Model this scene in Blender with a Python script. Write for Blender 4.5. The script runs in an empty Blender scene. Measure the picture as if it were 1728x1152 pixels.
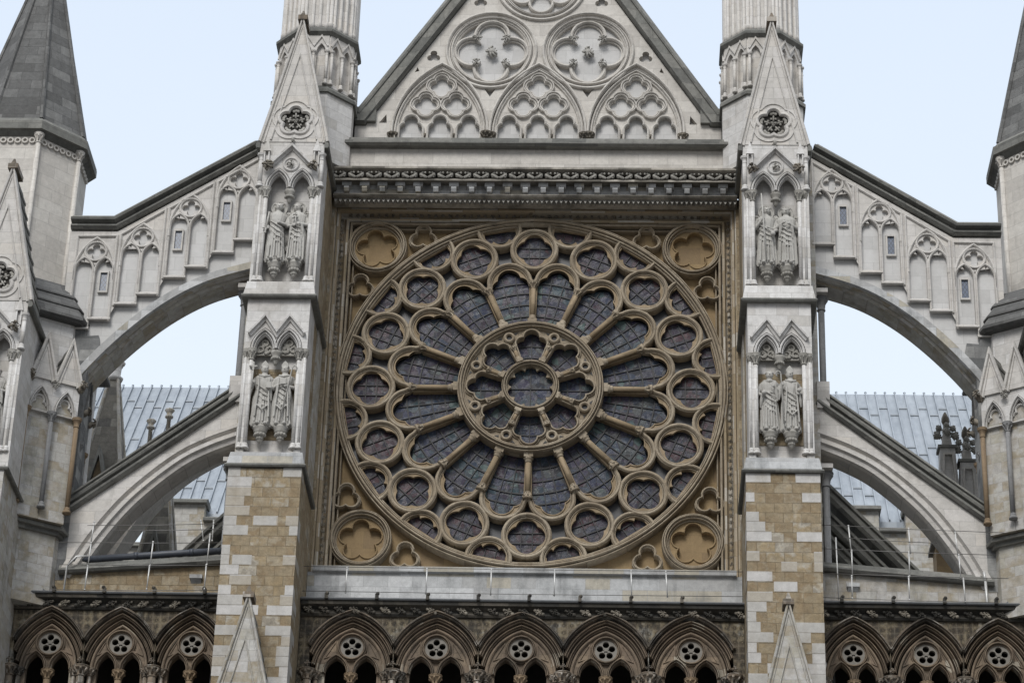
import bpy, math, random
from math import sin, cos, pi, radians, atan2, sqrt, hypot
from mathutils import Vector, Matrix
from mathutils.geometry import tessellate_polygon

scene = bpy.context.scene
COL = scene.collection
# ------------------------------------------------------------------ camera
cam_d = bpy.data.cameras.new("camera"); cam = bpy.data.objects.new("camera", cam_d); COL.objects.link(cam)
YAW, PIT, ROL = -0.0473998901, 0.490803564, 0.0315739920
cy, sy, cp, sp, cr, sr = cos(YAW), sin(YAW), cos(PIT), sin(PIT), cos(ROL), sin(ROL)
F = Vector((sy*cp, cy*cp, sp)); R0 = Vector((cy, -sy, 0)); U0 = R0.cross(F)
Rt = R0*cr + U0*sr; Up = -R0*sr + U0*cr
Mc = Matrix((Rt, Up, -F)).transposed().to_4x4(); Mc.translation = Vector((2.52312639, -64.2331503, -32.9895248))
cam.matrix_world = Mc
cam_d.sensor_width = 36; cam_d.lens = 4633.599*36/1728; cam_d.clip_start = 0.5; cam_d.clip_end = 3000
scene.camera = cam
# ------------------------------------------------------------------ sky, sun, exposure
SUN_EL, SUN_AZ = radians(41), radians(194)      # azimuth of the light, from +Y clockwise
w = bpy.data.worlds.new("World"); scene.world = w; w.use_nodes = True
nt = w.node_tree; nt.nodes.clear()
out = nt.nodes.new('ShaderNodeOutputWorld'); bg = nt.nodes.new('ShaderNodeBackground')
sky = nt.nodes.new('ShaderNodeTexSky'); sky.sky_type = 'NISHITA'; sky.sun_disc = False
sky.sun_elevation = SUN_EL; sky.sun_rotation = SUN_AZ; sky.dust_density = 4; sky.air_density = 1.2
tc = nt.nodes.new('ShaderNodeTexCoord'); sep = nt.nodes.new('ShaderNodeSeparateXYZ')
nt.links.new(tc.outputs['Generated'], sep.inputs[0])
ramp = nt.nodes.new('ShaderNodeValToRGB')          # overcast veil, brighter towards the zenith
e = ramp.color_ramp.elements
e[0].position = 0.0; e[0].color = (5.8, 6.3, 6.7, 1)
e[1].position = 1.0; e[1].color = (11.0, 11.6, 12.6, 1)
m1 = e.new(0.36); m1.color = (5.55, 6.05, 6.55, 1)
m2 = e.new(0.62); m2.color = (4.5, 5.15, 6.1, 1)
ramp2 = nt.nodes.new('ShaderNodeValToRGB')         # darker cloud over the street in front
e2 = ramp2.color_ramp.elements
e2[0].position = 0.0; e2[0].color = (2.8, 3.0, 3.25, 1); e2[1].position = 1.0; e2[1].color = (8.6, 9.1, 9.8, 1)
m3 = e2.new(.45); m3.color = (4.4, 4.7, 5.15, 1)
nt.links.new(sep.outputs[2], ramp2.inputs[0])
side = nt.nodes.new('ShaderNodeMapRange'); side.inputs[1].default_value = -.1; side.inputs[2].default_value = .6
nt.links.new(sep.outputs[1], side.inputs[0])
mixs = nt.nodes.new('ShaderNodeMixRGB'); nt.links.new(side.outputs[0], mixs.inputs[0])
nt.links.new(ramp2.outputs[0], mixs.inputs[1]); nt.links.new(ramp.outputs[0], mixs.inputs[2])
nt.links.new(sep.outputs[2], ramp.inputs[0])
cn = nt.nodes.new('ShaderNodeTexNoise'); cn.inputs['Scale'].default_value = 3.0; cn.inputs['Detail'].default_value = 4
nt.links.new(tc.outputs['Generated'], cn.inputs[0])
mr = nt.nodes.new('ShaderNodeMapRange'); mr.inputs[3].default_value = .96; mr.inputs[4].default_value = 1.04
nt.links.new(cn.outputs[0], mr.inputs[0])
mul = nt.nodes.new('ShaderNodeVectorMath'); mul.operation = 'SCALE'
nt.links.new(mixs.outputs[0], mul.inputs[0]); nt.links.new(mr.outputs[0], mul.inputs['Scale'])
mix = nt.nodes.new('ShaderNodeMixRGB'); mix.inputs[0].default_value = 0.93
nt.links.new(sky.outputs[0], mix.inputs[1]); nt.links.new(mul.outputs[0], mix.inputs[2])
nt.links.new(mix.outputs[0], bg.inputs[0]); bg.inputs[1].default_value = 0.10
nt.links.new(bg.outputs[0], out.inputs[0])
sl = bpy.data.lights.new("sun", 'SUN'); sl.energy = 1.5; sl.angle = radians(22); sl.color = (1, .98, .95)
so = bpy.data.objects.new("sun", sl); COL.objects.link(so)
sd = Vector((sin(SUN_AZ)*cos(SUN_EL), cos(SUN_AZ)*cos(SUN_EL), sin(SUN_EL)))
so.rotation_euler = sd.to_track_quat('Z', 'Y').to_euler(); so.location = (0, -60, 60)
scene.view_settings.view_transform = 'Standard'; scene.view_settings.look = 'None'
scene.view_settings.exposure = 0.74; scene.view_settings.gamma = 1
rnd = random.Random(7)

# ------------------------------------------------------------------ node helpers / materials
class NT:
    def __init__(s, name):
        s.m = bpy.data.materials.new(name); s.m.use_nodes = True; s.t = s.m.node_tree
        s.b = s.t.nodes['Principled BSDF']
    def n(s, typ, **kw):
        nd = s.t.nodes.new('ShaderNode'+typ)
        for k, v in kw.items(): setattr(nd, k, v)
        return nd
    def l(s, a, b): s.t.links.new(a, b)
    def math(s, op, a, b=None, c=None):
        nd = s.n('Math', operation=op)
        for i, v in enumerate((a, b, c)):
            if v is None: continue
            if isinstance(v, (int, float)): nd.inputs[i].default_value = v
            else: s.l(v, nd.inputs[i])
        return nd.outputs[0]
    def ramp(s, fac, stops, interp='LINEAR'):
        nd = s.n('ValToRGB'); cr_ = nd.color_ramp; cr_.interpolation = interp
        while len(cr_.elements) > 1: cr_.elements.remove(cr_.elements[-1])
        cr_.elements[0].position = stops[0][0]; cr_.elements[0].color = (*stops[0][1], 1) if len(stops[0][1]) == 3 else stops[0][1]
        for p, c in stops[1:]:
            el = cr_.elements.new(p); el.color = (*c, 1)
        s.l(fac, nd.inputs[0]); return nd.outputs[0]
    def mix(s, fac, a, b, typ='MIX'):
        nd = s.n('MixRGB', blend_type=typ)
        for i, v in ((0, fac), (1, a), (2, b)):
            if isinstance(v, (int, float)): nd.inputs[i].default_value = v
            elif isinstance(v, tuple): nd.inputs[i].default_value = (*v, 1)
            else: s.l(v, nd.inputs[i])
        return nd.outputs[0]
    def noise(s, vec, scale, detail=4, rough=.55, stretch=None):
        nd = s.n('TexNoise'); nd.inputs['Scale'].default_value = scale; nd.inputs['Detail'].default_value = detail
        nd.inputs['Roughness'].default_value = rough
        if stretch:
            mp = s.n('Mapping'); mp.inputs['Scale'].default_value = stretch; s.l(vec, mp.inputs[0]); vec = mp.outputs[0]
        s.l(vec, nd.inputs['Vector']); return nd.outputs[0]
    def uv(s):
        g = s.n('NewGeometry'); sp_ = s.n('SeparateXYZ'); s.l(g.outputs['Position'], sp_.inputs[0])
        sn = s.n('SeparateXYZ'); s.l(g.outputs['True Normal'], sn.inputs[0])
        u = s.math('SUBTRACT', s.math('MULTIPLY', sp_.outputs[1], sn.outputs[0]), s.math('MULTIPLY', sp_.outputs[0], sn.outputs[1]))
        cb = s.n('CombineXYZ'); s.l(u, cb.inputs[0]); s.l(sp_.outputs[2], cb.inputs[1])
        s.pos = g.outputs['Position']; s.u = u; s.z = sp_.outputs[2]; s.nz = sn.outputs[2]; return cb.outputs[0]
def srgb(r, g, b):
    f = lambda v: ((v/255+.055)/1.055)**2.4 if v > 10 else v/255/12.92
    return (f(r), f(g), f(b))
def stone(name, cols, bw=.62, bh=.27, mortar=.006, joint=.55, dirt=.5, dirtcol=(.035, .033, .03), dirtlo=.52, dirthi=.72, bump=.25, rough=.9, streak=1.0, mott=.25, dscale=1.1, cluster=0):
    """block masonry: cols is a list of (position, colour) picked per block"""
    k = NT(name); uv = k.uv()
    wob = k.noise(k.pos, 2.5, 2)
    vadd = k.n('VectorMath', operation='ADD'); k.l(uv, vadd.inputs[0])
    sc = k.n('VectorMath', operation='SCALE'); k.l(wob, sc.inputs[0]); sc.inputs['Scale'].default_value = .02; k.l(sc.outputs[0], vadd.inputs[1])
    def brick(w_, h_, off):
        br = k.n('TexBrick'); br.offset = off; br.inputs['Color1'].default_value = (0, 0, 0, 1); br.inputs['Color2'].default_value = (1, 1, 1, 1)
        br.inputs['Mortar'].default_value = (.5, .5, .5, 1); br.inputs['Scale'].default_value = 1
        br.inputs['Mortar Size'].default_value = mortar; br.inputs['Mortar Smooth'].default_value = .3
        br.inputs['Brick Width'].default_value = w_; br.inputs['Row Height'].default_value = h_
        k.l(vadd.outputs[0], br.inputs['Vector']); return br
    b1 = brick(bw, bh, .5)
    pick = b1.outputs['Color']
    if cluster:                                    # repairs come in patches: neighbouring blocks lean to one tone
        nc = k.noise(k.pos, 1.3, 4, .6); nc = k.math('MULTIPLY_ADD', k.math('SUBTRACT', nc, .5), 3.2*cluster, cluster*.5)
        sp3 = k.n('SeparateXYZ'); k.l(b1.outputs['Color'], sp3.inputs[0]); pick = k.math('ADD', k.math('MULTIPLY', sp3.outputs[0], 1-cluster), nc)
    col = k.ramp(pick, cols, 'CONSTANT' if len(cols) > 2 and not cluster else 'LINEAR')
    n1 = k.noise(k.pos, 7, 6, .65); n2 = k.noise(k.pos, 38, 4, .7)
    v = k.math('ADD', k.math('MULTIPLY', k.math('SUBTRACT', n1, .5), mott*2.6), k.math('MULTIPLY', k.math('SUBTRACT', n2, .5), mott*1.8))
    v = k.math('ADD', v, 1.0)
    vc = k.n('CombineXYZ'); [k.l(v, vc.inputs[i]) for i in range(3)]
    col = k.mix(1, col, vc.outputs[0], 'MULTIPLY')
    if joint: col = k.mix(k.math('MULTIPLY', b1.outputs['Fac'], joint), col, tuple(c*.35 for c in cols[0][1]))
    if dirt:
        n3 = k.noise(k.pos, dscale, 8, .68); n4 = k.noise(k.pos, 3.2, 5, .6, (1, 1, .16))
        f = k.math('ADD', k.math('MULTIPLY', n3, .55), k.math('MULTIPLY', n4, .45*streak))
        f = k.ramp(f, [(dirtlo, (0, 0, 0)), (dirthi, (1, 1, 1))])
        col = k.mix(k.math('MULTIPLY', f, dirt), col, dirtcol)
    k.l(col, k.b.inputs['Base Color']); k.b.inputs['Roughness'].default_value = rough
    bp = k.n('Bump'); bp.inputs['Strength'].default_value = bump; bp.inputs['Distance'].default_value = .03
    h = k.math('SUBTRACT', k.math('ADD', k.math('MULTIPLY', n1, .5), k.math('MULTIPLY', n2, .5)), k.math('MULTIPLY', b1.outputs['Fac'], .8))
    k.l(h, bp.inputs['Height']); k.l(bp.outputs[0], k.b.inputs['Normal'])
    return k.m
WH, GR, OC, TN = (.50, .49, .475), (.33, .31, .275), (.29, .215, .125), (.36, .30, .215)
M = {}
M['pale'] = stone('pale_limestone', [(0, (0.468, 0.449, 0.421)), (.35, (0.499, 0.480, 0.456)), (.6, (0.437, 0.420, 0.395)), (.85, (0.484, 0.458, 0.421))], .75, .33, dirt=.6, dirtcol=(.14, .13, .115), dirtlo=.52, dirthi=.74, mott=.2, joint=.5)
M['gable'] = stone('gable_limestone', [(0, (0.470, 0.446, 0.410)), (.4, (0.505, 0.482, 0.445)), (.7, (0.432, 0.410, 0.378))], .8, .36, dirt=.6, dirtcol=(.15, .135, .11), dirtlo=.52, dirthi=.74, mott=.2, joint=.5)
M['blank'] = stone('pale_backing_stone', [(0, (.47, .465, .455)), (.4, (.50, .495, .485)), (.7, (.44, .435, .425))], .5, .4, dirt=.2, dirtcol=(.2, .19, .17), mott=.1, joint=.35)
M['white'] = stone('weathered_white_stone', [(0, WH), (.3, (.47, .455, .435)), (.55, (.53, .52, .505)), (.8, (.43, .415, .39))], .55, .3, dirt=.6, dirtcol=(.15, .13, .105), dirtlo=.51, dirthi=.72, mott=.24, joint=.45)
M['patch'] = stone('patchwork_masonry', [(0, (0.224, 0.169, 0.096)), (.3, (0.237, 0.192, 0.125)), (.5, (0.201, 0.149, 0.087)), (.62, (0.275, 0.234, 0.167)), (.76, (0.248, 0.192, 0.114)), (.88, (0.339, 0.313, 0.261)), (.95, (0.236, 0.210, 0.168))], .44, .262, mortar=.006, dirt=.35, dirtcol=(.12, .09, .055), dirtlo=.5, dirthi=.72, mott=.42, bump=.8, joint=.4, cluster=.45)
M['quoin'] = stone('white_quoin_stone', [(0, (0.364, 0.352, 0.329)), (.4, (0.417, 0.405, 0.388)), (.75, (0.323, 0.294, 0.247))], 3, .262, dirt=.6, dirtcol=(.22, .18, .12), dirthi=.75, mott=.26, joint=.15)
M['patchpale'] = stone('pale_patchwork_masonry', [(0, (.43, .425, .41)), (.3, (.31, .29, .24)), (.45, (.40, .39, .375)), (.7, (.27, .235, .175)), (.8, (.37, .36, .335))], .5, .27, dirt=.65, dirtcol=(.07, .068, .06), dirtlo=.53, dirthi=.70, mott=.3, joint=.45, cluster=.3)
M['ochre'] = stone('ochre_tracery_stone', [(0, (0.241, 0.183, 0.113)), (.4, (0.278, 0.214, 0.139)), (.75, (0.205, 0.157, 0.098))], .35, .5, dirt=.45, dirtcol=(.10, .085, .06), dirtlo=.5, dirthi=.75, mott=.22, joint=.3)
M['rose'] = stone('rose_tracery_stone', [(0, (0.265, 0.218, 0.156)), (.4, (0.313, 0.266, 0.199)), (.75, (0.224, 0.182, 0.130))], .35, .45, dirt=.6, dirtcol=(.07, .056, .042), dirtlo=.5, dirthi=.7, mott=.34, joint=.6, dscale=3)
M['panel'] = stone('ochre_panel_stone', [(0, (0.236, 0.168, 0.089)), (.5, (0.263, 0.190, 0.101)), (.8, (0.203, 0.145, 0.081))], .6, .5, dirt=.5, dirtcol=(.14, .10, .06), dirtlo=.5, dirthi=.8, mott=.2, joint=.3)
M['frame'] = stone('window_frame_stone', [(0, (0.300, 0.239, 0.163)), (.3, (0.401, 0.371, 0.320)), (.45, (0.254, 0.203, 0.131)), (.75, (0.327, 0.281, 0.214))], .5, .4, dirt=.45, dirtcol=(.14, .11, .07), mott=.2, joint=.5)
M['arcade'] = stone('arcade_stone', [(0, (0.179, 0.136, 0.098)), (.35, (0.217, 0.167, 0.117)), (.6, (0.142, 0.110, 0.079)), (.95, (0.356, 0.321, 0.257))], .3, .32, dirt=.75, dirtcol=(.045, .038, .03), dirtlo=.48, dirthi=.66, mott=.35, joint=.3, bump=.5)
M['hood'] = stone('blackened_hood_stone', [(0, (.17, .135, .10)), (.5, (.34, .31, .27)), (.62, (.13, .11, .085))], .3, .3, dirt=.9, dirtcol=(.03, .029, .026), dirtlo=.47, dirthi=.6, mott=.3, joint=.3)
M['dark'] = stone('dark_weathered_coping', [(0, (0.150, 0.150, 0.137)), (.4, (0.182, 0.179, 0.163)), (.7, (0.117, 0.117, 0.108))], .9, .5, dirt=.6, dirtcol=(.035, .035, .032), dirtlo=.48, dirthi=.7, mott=.35, joint=.6, bump=.4)
M['spire'] = stone('spire_stone', [(0, (.095, .095, .093)), (.4, (.12, .12, .117)), (.7, (.075, .075, .073)), (.9, (.15, .15, .145))], .6, .33, dirt=.6, dirtcol=(.055, .053, .05), dirtlo=.48, dirthi=.7, mott=.4, joint=.55, bump=.7)
M['black'] = stone('soot_and_shade_black_stone', [(0, (.035, .033, .029)), (.5, (.05, .045, .036)), (.8, (.09, .08, .065))], .6, .4, dirt=.6, dirtcol=(.012, .012, .01), dirtlo=.45, dirthi=.65, mott=.5, joint=.2)
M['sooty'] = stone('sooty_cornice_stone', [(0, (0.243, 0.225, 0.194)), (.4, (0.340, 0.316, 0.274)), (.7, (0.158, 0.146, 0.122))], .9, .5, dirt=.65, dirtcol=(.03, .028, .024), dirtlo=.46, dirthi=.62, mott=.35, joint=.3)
M['sill'] = stone('lichen_stained_wall', [(0, (.38, .385, .385)), (.3, (.45, .455, .455)), (.6, (.33, .33, .325)), (.85, (.36, .335, .28))], .62, .3, dirt=.75, dirtcol=(.10, .105, .105), dirtlo=.5, dirthi=.66, mott=.25, joint=.5)
M['carve'] = stone('carved_stone', [(0, (.25, .24, .215)), (.5, (.33, .32, .295))], 5, 5, dirt=.6, dirtcol=(.07, .062, .052), dirtlo=.48, dirthi=.68, mott=.3, joint=0, dscale=6)
M['statue'] = stone('statue_stone', [(0, (.36, .35, .325)), (.5, (.41, .40, .375))], 5, 5, dirt=.55, dirtcol=(.13, .115, .095), dirtlo=.5, dirthi=.72, mott=.2, joint=0, dscale=4)
M['plate'] = stone('grey_plate_stone', [(0, (0.153, 0.145, 0.128)), (.5, (0.183, 0.170, 0.149))], 5, 5, dirt=.4, dirtcol=(.08, .07, .055), mott=.25, joint=0)
M['stained'] = stone('wet_stained_stone', [(0, (.16, .162, .16)), (.3, (.27, .27, .26)), (.55, (.11, .112, .112)), (.8, (.20, .20, .195))], .5, .33, dirt=.7, dirtcol=(.05, .052, .052), dirtlo=.45, dirthi=.68, mott=.35, joint=.4)
M['carvedark'] = stone('sooty_carving', [(0, (.15, .13, .105)), (.5, (.24, .215, .175))], 5, 5, dirt=.8, dirtcol=(.03, .027, .022), dirtlo=.45, dirthi=.6, mott=.4, joint=0, dscale=5)
M['brown'] = stone('brown_marble', [(0, (.16, .115, .07)), (.5, (.20, .145, .09))], 1.2, .8, dirt=.3, mott=.2, joint=.3)
M['grey'] = stone('grey_marble', [(0, (.15, .152, .155)), (.5, (.20, .20, .20))], 1.2, .8, dirt=.3, mott=.2, joint=.3)
M['soot'] = stone('shade_dark_stone', [(0, (.03, .028, .025)), (.5, (.04, .036, .03))], .5, .3, dirt=0)  # near-black: shade of the passage and recesses put into the colour
M['mast'] = stone('old_rubble_masonry', [(0, (.15, .14, .12)), (.4, (.21, .20, .175)), (.7, (.11, .105, .095))], .5, .28, dirt=.6, mott=.4, bump=.6)
def simple(name, col, rough=.7, metal=0, var=.15, scale=6):
    k = NT(name); k.uv(); n = k.noise(k.pos, scale, 5, .6)
    c = k.ramp(n, [(.3, tuple(x*(1-var) for x in col)), (.7, tuple(min(1, x*(1+var)) for x in col))])
    k.l(c, k.b.inputs['Base Color']); k.b.inputs['Roughness'].default_value = rough; k.b.inputs['Metallic'].default_value = metal
    return k.m
M['lead'] = simple('dark_lead', (.10, .105, .11), .6)
M['slate'] = simple('blue_black_pipe', (.045, .052, .066), .5)
M['post'] = simple('galvanised_post', (.50, .50, .49), .45, .3)
M['iron'] = simple('black_iron', (.012, .012, .013), .6)
M['cable'] = simple('steel_cable', (.16, .155, .15), .5, .4)
M['ground'] = simple('paving', (.11, .105, .1), .9, scale=.5)
def zinc():
    k = NT('zinc_sheet'); uv = k.uv()
    br = k.n('TexBrick'); br.offset = .37; br.inputs['Color1'].default_value = (.21, .235, .265, 1); br.inputs['Color2'].default_value = (.265, .295, .325, 1)
    br.inputs['Mortar'].default_value = (.2, .23, .27, 1); br.inputs['Scale'].default_value = 1; br.inputs['Mortar Size'].default_value = .012
    br.inputs['Brick Width'].default_value = .62; br.inputs['Row Height'].default_value = 2.1
    mp = k.n('Mapping'); mp.inputs['Rotation'].default_value = (0, 0, 0)
    k.l(uv, br.inputs['Vector'])
    n = k.noise(k.pos, .8, 6, .65); n2 = k.noise(k.pos, 5, 5, .6, (1, .3, .3))
    c = k.mix(k.ramp(n, [(.35, (0, 0, 0)), (.7, (.5, .5, .5))]), br.outputs['Color'], (.36, .395, .43))
    c = k.mix(k.ramp(n2, [(.45, (0, 0, 0)), (.7, (.55, .55, .55))]), c, (.15, .175, .205))
    k.l(c, k.b.inputs['Base Color']); k.b.inputs['Roughness'].default_value = .5; k.b.inputs['Metallic'].default_value = .15
    return k.m
M['zinc'] = zinc()
def glass(name, red=0.0, dull=1.0):
    k = NT(name); uv = k.uv()
    v1 = k.n('TexVoronoi', feature='F1'); v1.inputs['Scale'].default_value = 3.7; v1.inputs['Randomness'].default_value = .75; k.l(uv, v1.inputs['Vector'])
    v2 = k.n('TexVoronoi', feature='DISTANCE_TO_EDGE'); v2.inputs['Scale'].default_value = 3.7; v2.inputs['Randomness'].default_value = .75; k.l(uv, v2.inputs['Vector'])
    v3 = k.n('TexVoronoi', feature='F1'); v3.inputs['Scale'].default_value = 8.5; k.l(uv, v3.inputs['Vector'])
    v4 = k.n('TexVoronoi', feature='DISTANCE_TO_EDGE'); v4.inputs['Scale'].default_value = 8.5; k.l(uv, v4.inputs['Vector'])
    s1 = k.n('SeparateXYZ'); k.l(v1.outputs['Color'], s1.inputs[0]); s3 = k.n('SeparateXYZ'); k.l(v3.outputs['Color'], s3.inputs[0])
    bl = [(0, (0.0105, 0.0150, 0.0450)), (.16, (0.0240, 0.0180, 0.0420)), (.32, (0.0090, 0.0195, 0.0360)), (.46, (0.0375, 0.0165, 0.0270)), (.56, (0.0195, 0.0330, 0.0585)), (.70, (0.0150, 0.0105, 0.0225)), (.80, (0.0195, 0.0465, 0.0540)), (.90, (0.0413, 0.0510, 0.0450)), (.96, (0.0525, 0.0975, 0.0825))]
    rd = [(0, (0.0165, 0.0135, 0.0300)), (.2, (0.0435, 0.0120, 0.0165)), (.4, (0.0135, 0.0180, 0.0345)), (.55, (0.0225, 0.0135, 0.0255)), (.7, (0.0338, 0.0105, 0.0150)), (.82, (0.0150, 0.0210, 0.0330)), (.93, (0.0300, 0.0338, 0.0345))]
    c = k.ramp(s1.outputs[0], rd if red else bl, 'CONSTANT')
    c2 = k.ramp(s3.outputs[1], rd if red else bl, 'CONSTANT')
    c = k.mix(.3, c, c2)
    n = k.noise(k.pos, 14, 5, .7); c = k.mix(k.ramp(n, [(.45, (0, 0, 0)), (.8, (.4, .4, .4))]), c, (.045, .046, .055))
    e1 = k.math('LESS_THAN', v2.outputs['Distance'], .045); e2 = k.math('LESS_THAN', v4.outputs['Distance'], .04)
    c = k.mix(k.math('MULTIPLY', e2, .4), c, (.10, .105, .125)); c = k.mix(k.math('MULTIPLY', e1, .8), c, (.015, .015, .018))
    k.l(c, k.b.inputs['Base Color'])
    k.l(k.ramp(s3.outputs[0], [(0, (.3, .3, .3)), (1, (.65, .65, .65))]), k.b.inputs['Roughness']); k.b.inputs['Specular IOR Level'].default_value = .3
    bp = k.n('Bump'); bp.inputs['Strength'].default_value = .6; bp.inputs['Distance'].default_value = .02
    k.l(k.math('ADD', k.math('MULTIPLY', s3.outputs[2], .5), n), bp.inputs['Height']); k.l(bp.outputs[0], k.b.inputs['Normal'])
    return k.m
M['gap'] = simple('dark_glass_gap', (.02, .021, .025), .4)
M['glass'] = glass('stained_glass_blue'); M['glassred'] = glass('stained_glass_red', 1)
def leaded():
    k = NT('leaded_glass'); k.uv()
    a = k.math('ABSOLUTE', k.math('SUBTRACT', k.math('FRACT', k.math('MULTIPLY', k.math('ADD', k.math('MULTIPLY', k.u, 1.6), k.z), 6.5)), .5))
    b = k.math('ABSOLUTE', k.math('SUBTRACT', k.math('FRACT', k.math('MULTIPLY', k.math('SUBTRACT', k.math('MULTIPLY', k.u, 1.6), k.z), 6.5)), .5))
    f = k.math('GREATER_THAN', k.math('MAXIMUM', a, b), .43)
    n = k.noise(k.pos, 20, 3)
    c = k.mix(n, (.05, .07, .11), (.11, .14, .2)); c = k.mix(f, c, (.02, .02, .022))
    k.l(c, k.b.inputs['Base Color']); k.b.inputs['Roughness'].default_value = .35; return k.m
M['leaded'] = leaded()
def diaper():
    k = NT('diaper_carved_spandrel'); k.uv(); T = .19
    u = k.math('SUBTRACT', k.math('FRACT', k.math('DIVIDE', k.u, T)), .5); v = k.math('SUBTRACT', k.math('FRACT', k.math('DIVIDE', k.z, T)), .5)
    r = k.math('SQRT', k.math('ADD', k.math('MULTIPLY', u, u), k.math('MULTIPLY', v, v)))
    an = k.math('ARCTAN2', v, u)
    pet = k.math('COSINE', k.math('MULTIPLY', an, 8))
    lim = k.math('ADD', .33, k.math('MULTIPLY', pet, .13))
    star = k.math('LESS_THAN', r, lim); hub = k.math('LESS_THAN', r, .09)
    hole = k.math('MULTIPLY', star, k.math('SUBTRACT', 1, hub))
    vein = k.math('GREATER_THAN', k.math('ABSOLUTE', k.math('SINE', k.math('MULTIPLY', an, 4))), .45)
    hole = k.math('MULTIPLY', hole, vein)
    gu = k.math('GREATER_THAN', k.math('MAXIMUM', k.math('ABSOLUTE', u), k.math('ABSOLUTE', v)), .455)
    n = k.noise(k.pos, 1.4, 6, .7); n2 = k.noise(k.pos, 6, 5, .7, (1, 1, .35))
    base = k.ramp(n, [(.34, (.035, .032, .027)), (.45, (.085, .068, .048)), (.55, (.17, .14, .09)), (.66, (.25, .245, .225))])
    c = k.mix(k.math('MULTIPLY', hole, .8), base, (.035, .028, .02)); c = k.mix(k.math('MULTIPLY', gu, .35), c, (.25, .22, .17))  # carved hollows shaded dark, raised borders lightened, in the colour
    c = k.mix(k.ramp(n2, [(.48, (0, 0, 0)), (.62, (.9, .9, .9))]), c, (.03, .027, .022))
    k.l(c, k.b.inputs['Base Color']); k.b.inputs['Roughness'].default_value = .95
    bp = k.n('Bump'); bp.inputs['Strength'].default_value = 1; bp.inputs['Distance'].default_value = .04
    k.l(k.math('SUBTRACT', k.math('MULTIPLY', gu, .6), hole), bp.inputs['Height']); k.l(bp.outputs[0], k.b.inputs['Normal'])
    return k.m
M['diaper'] = diaper()

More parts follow.
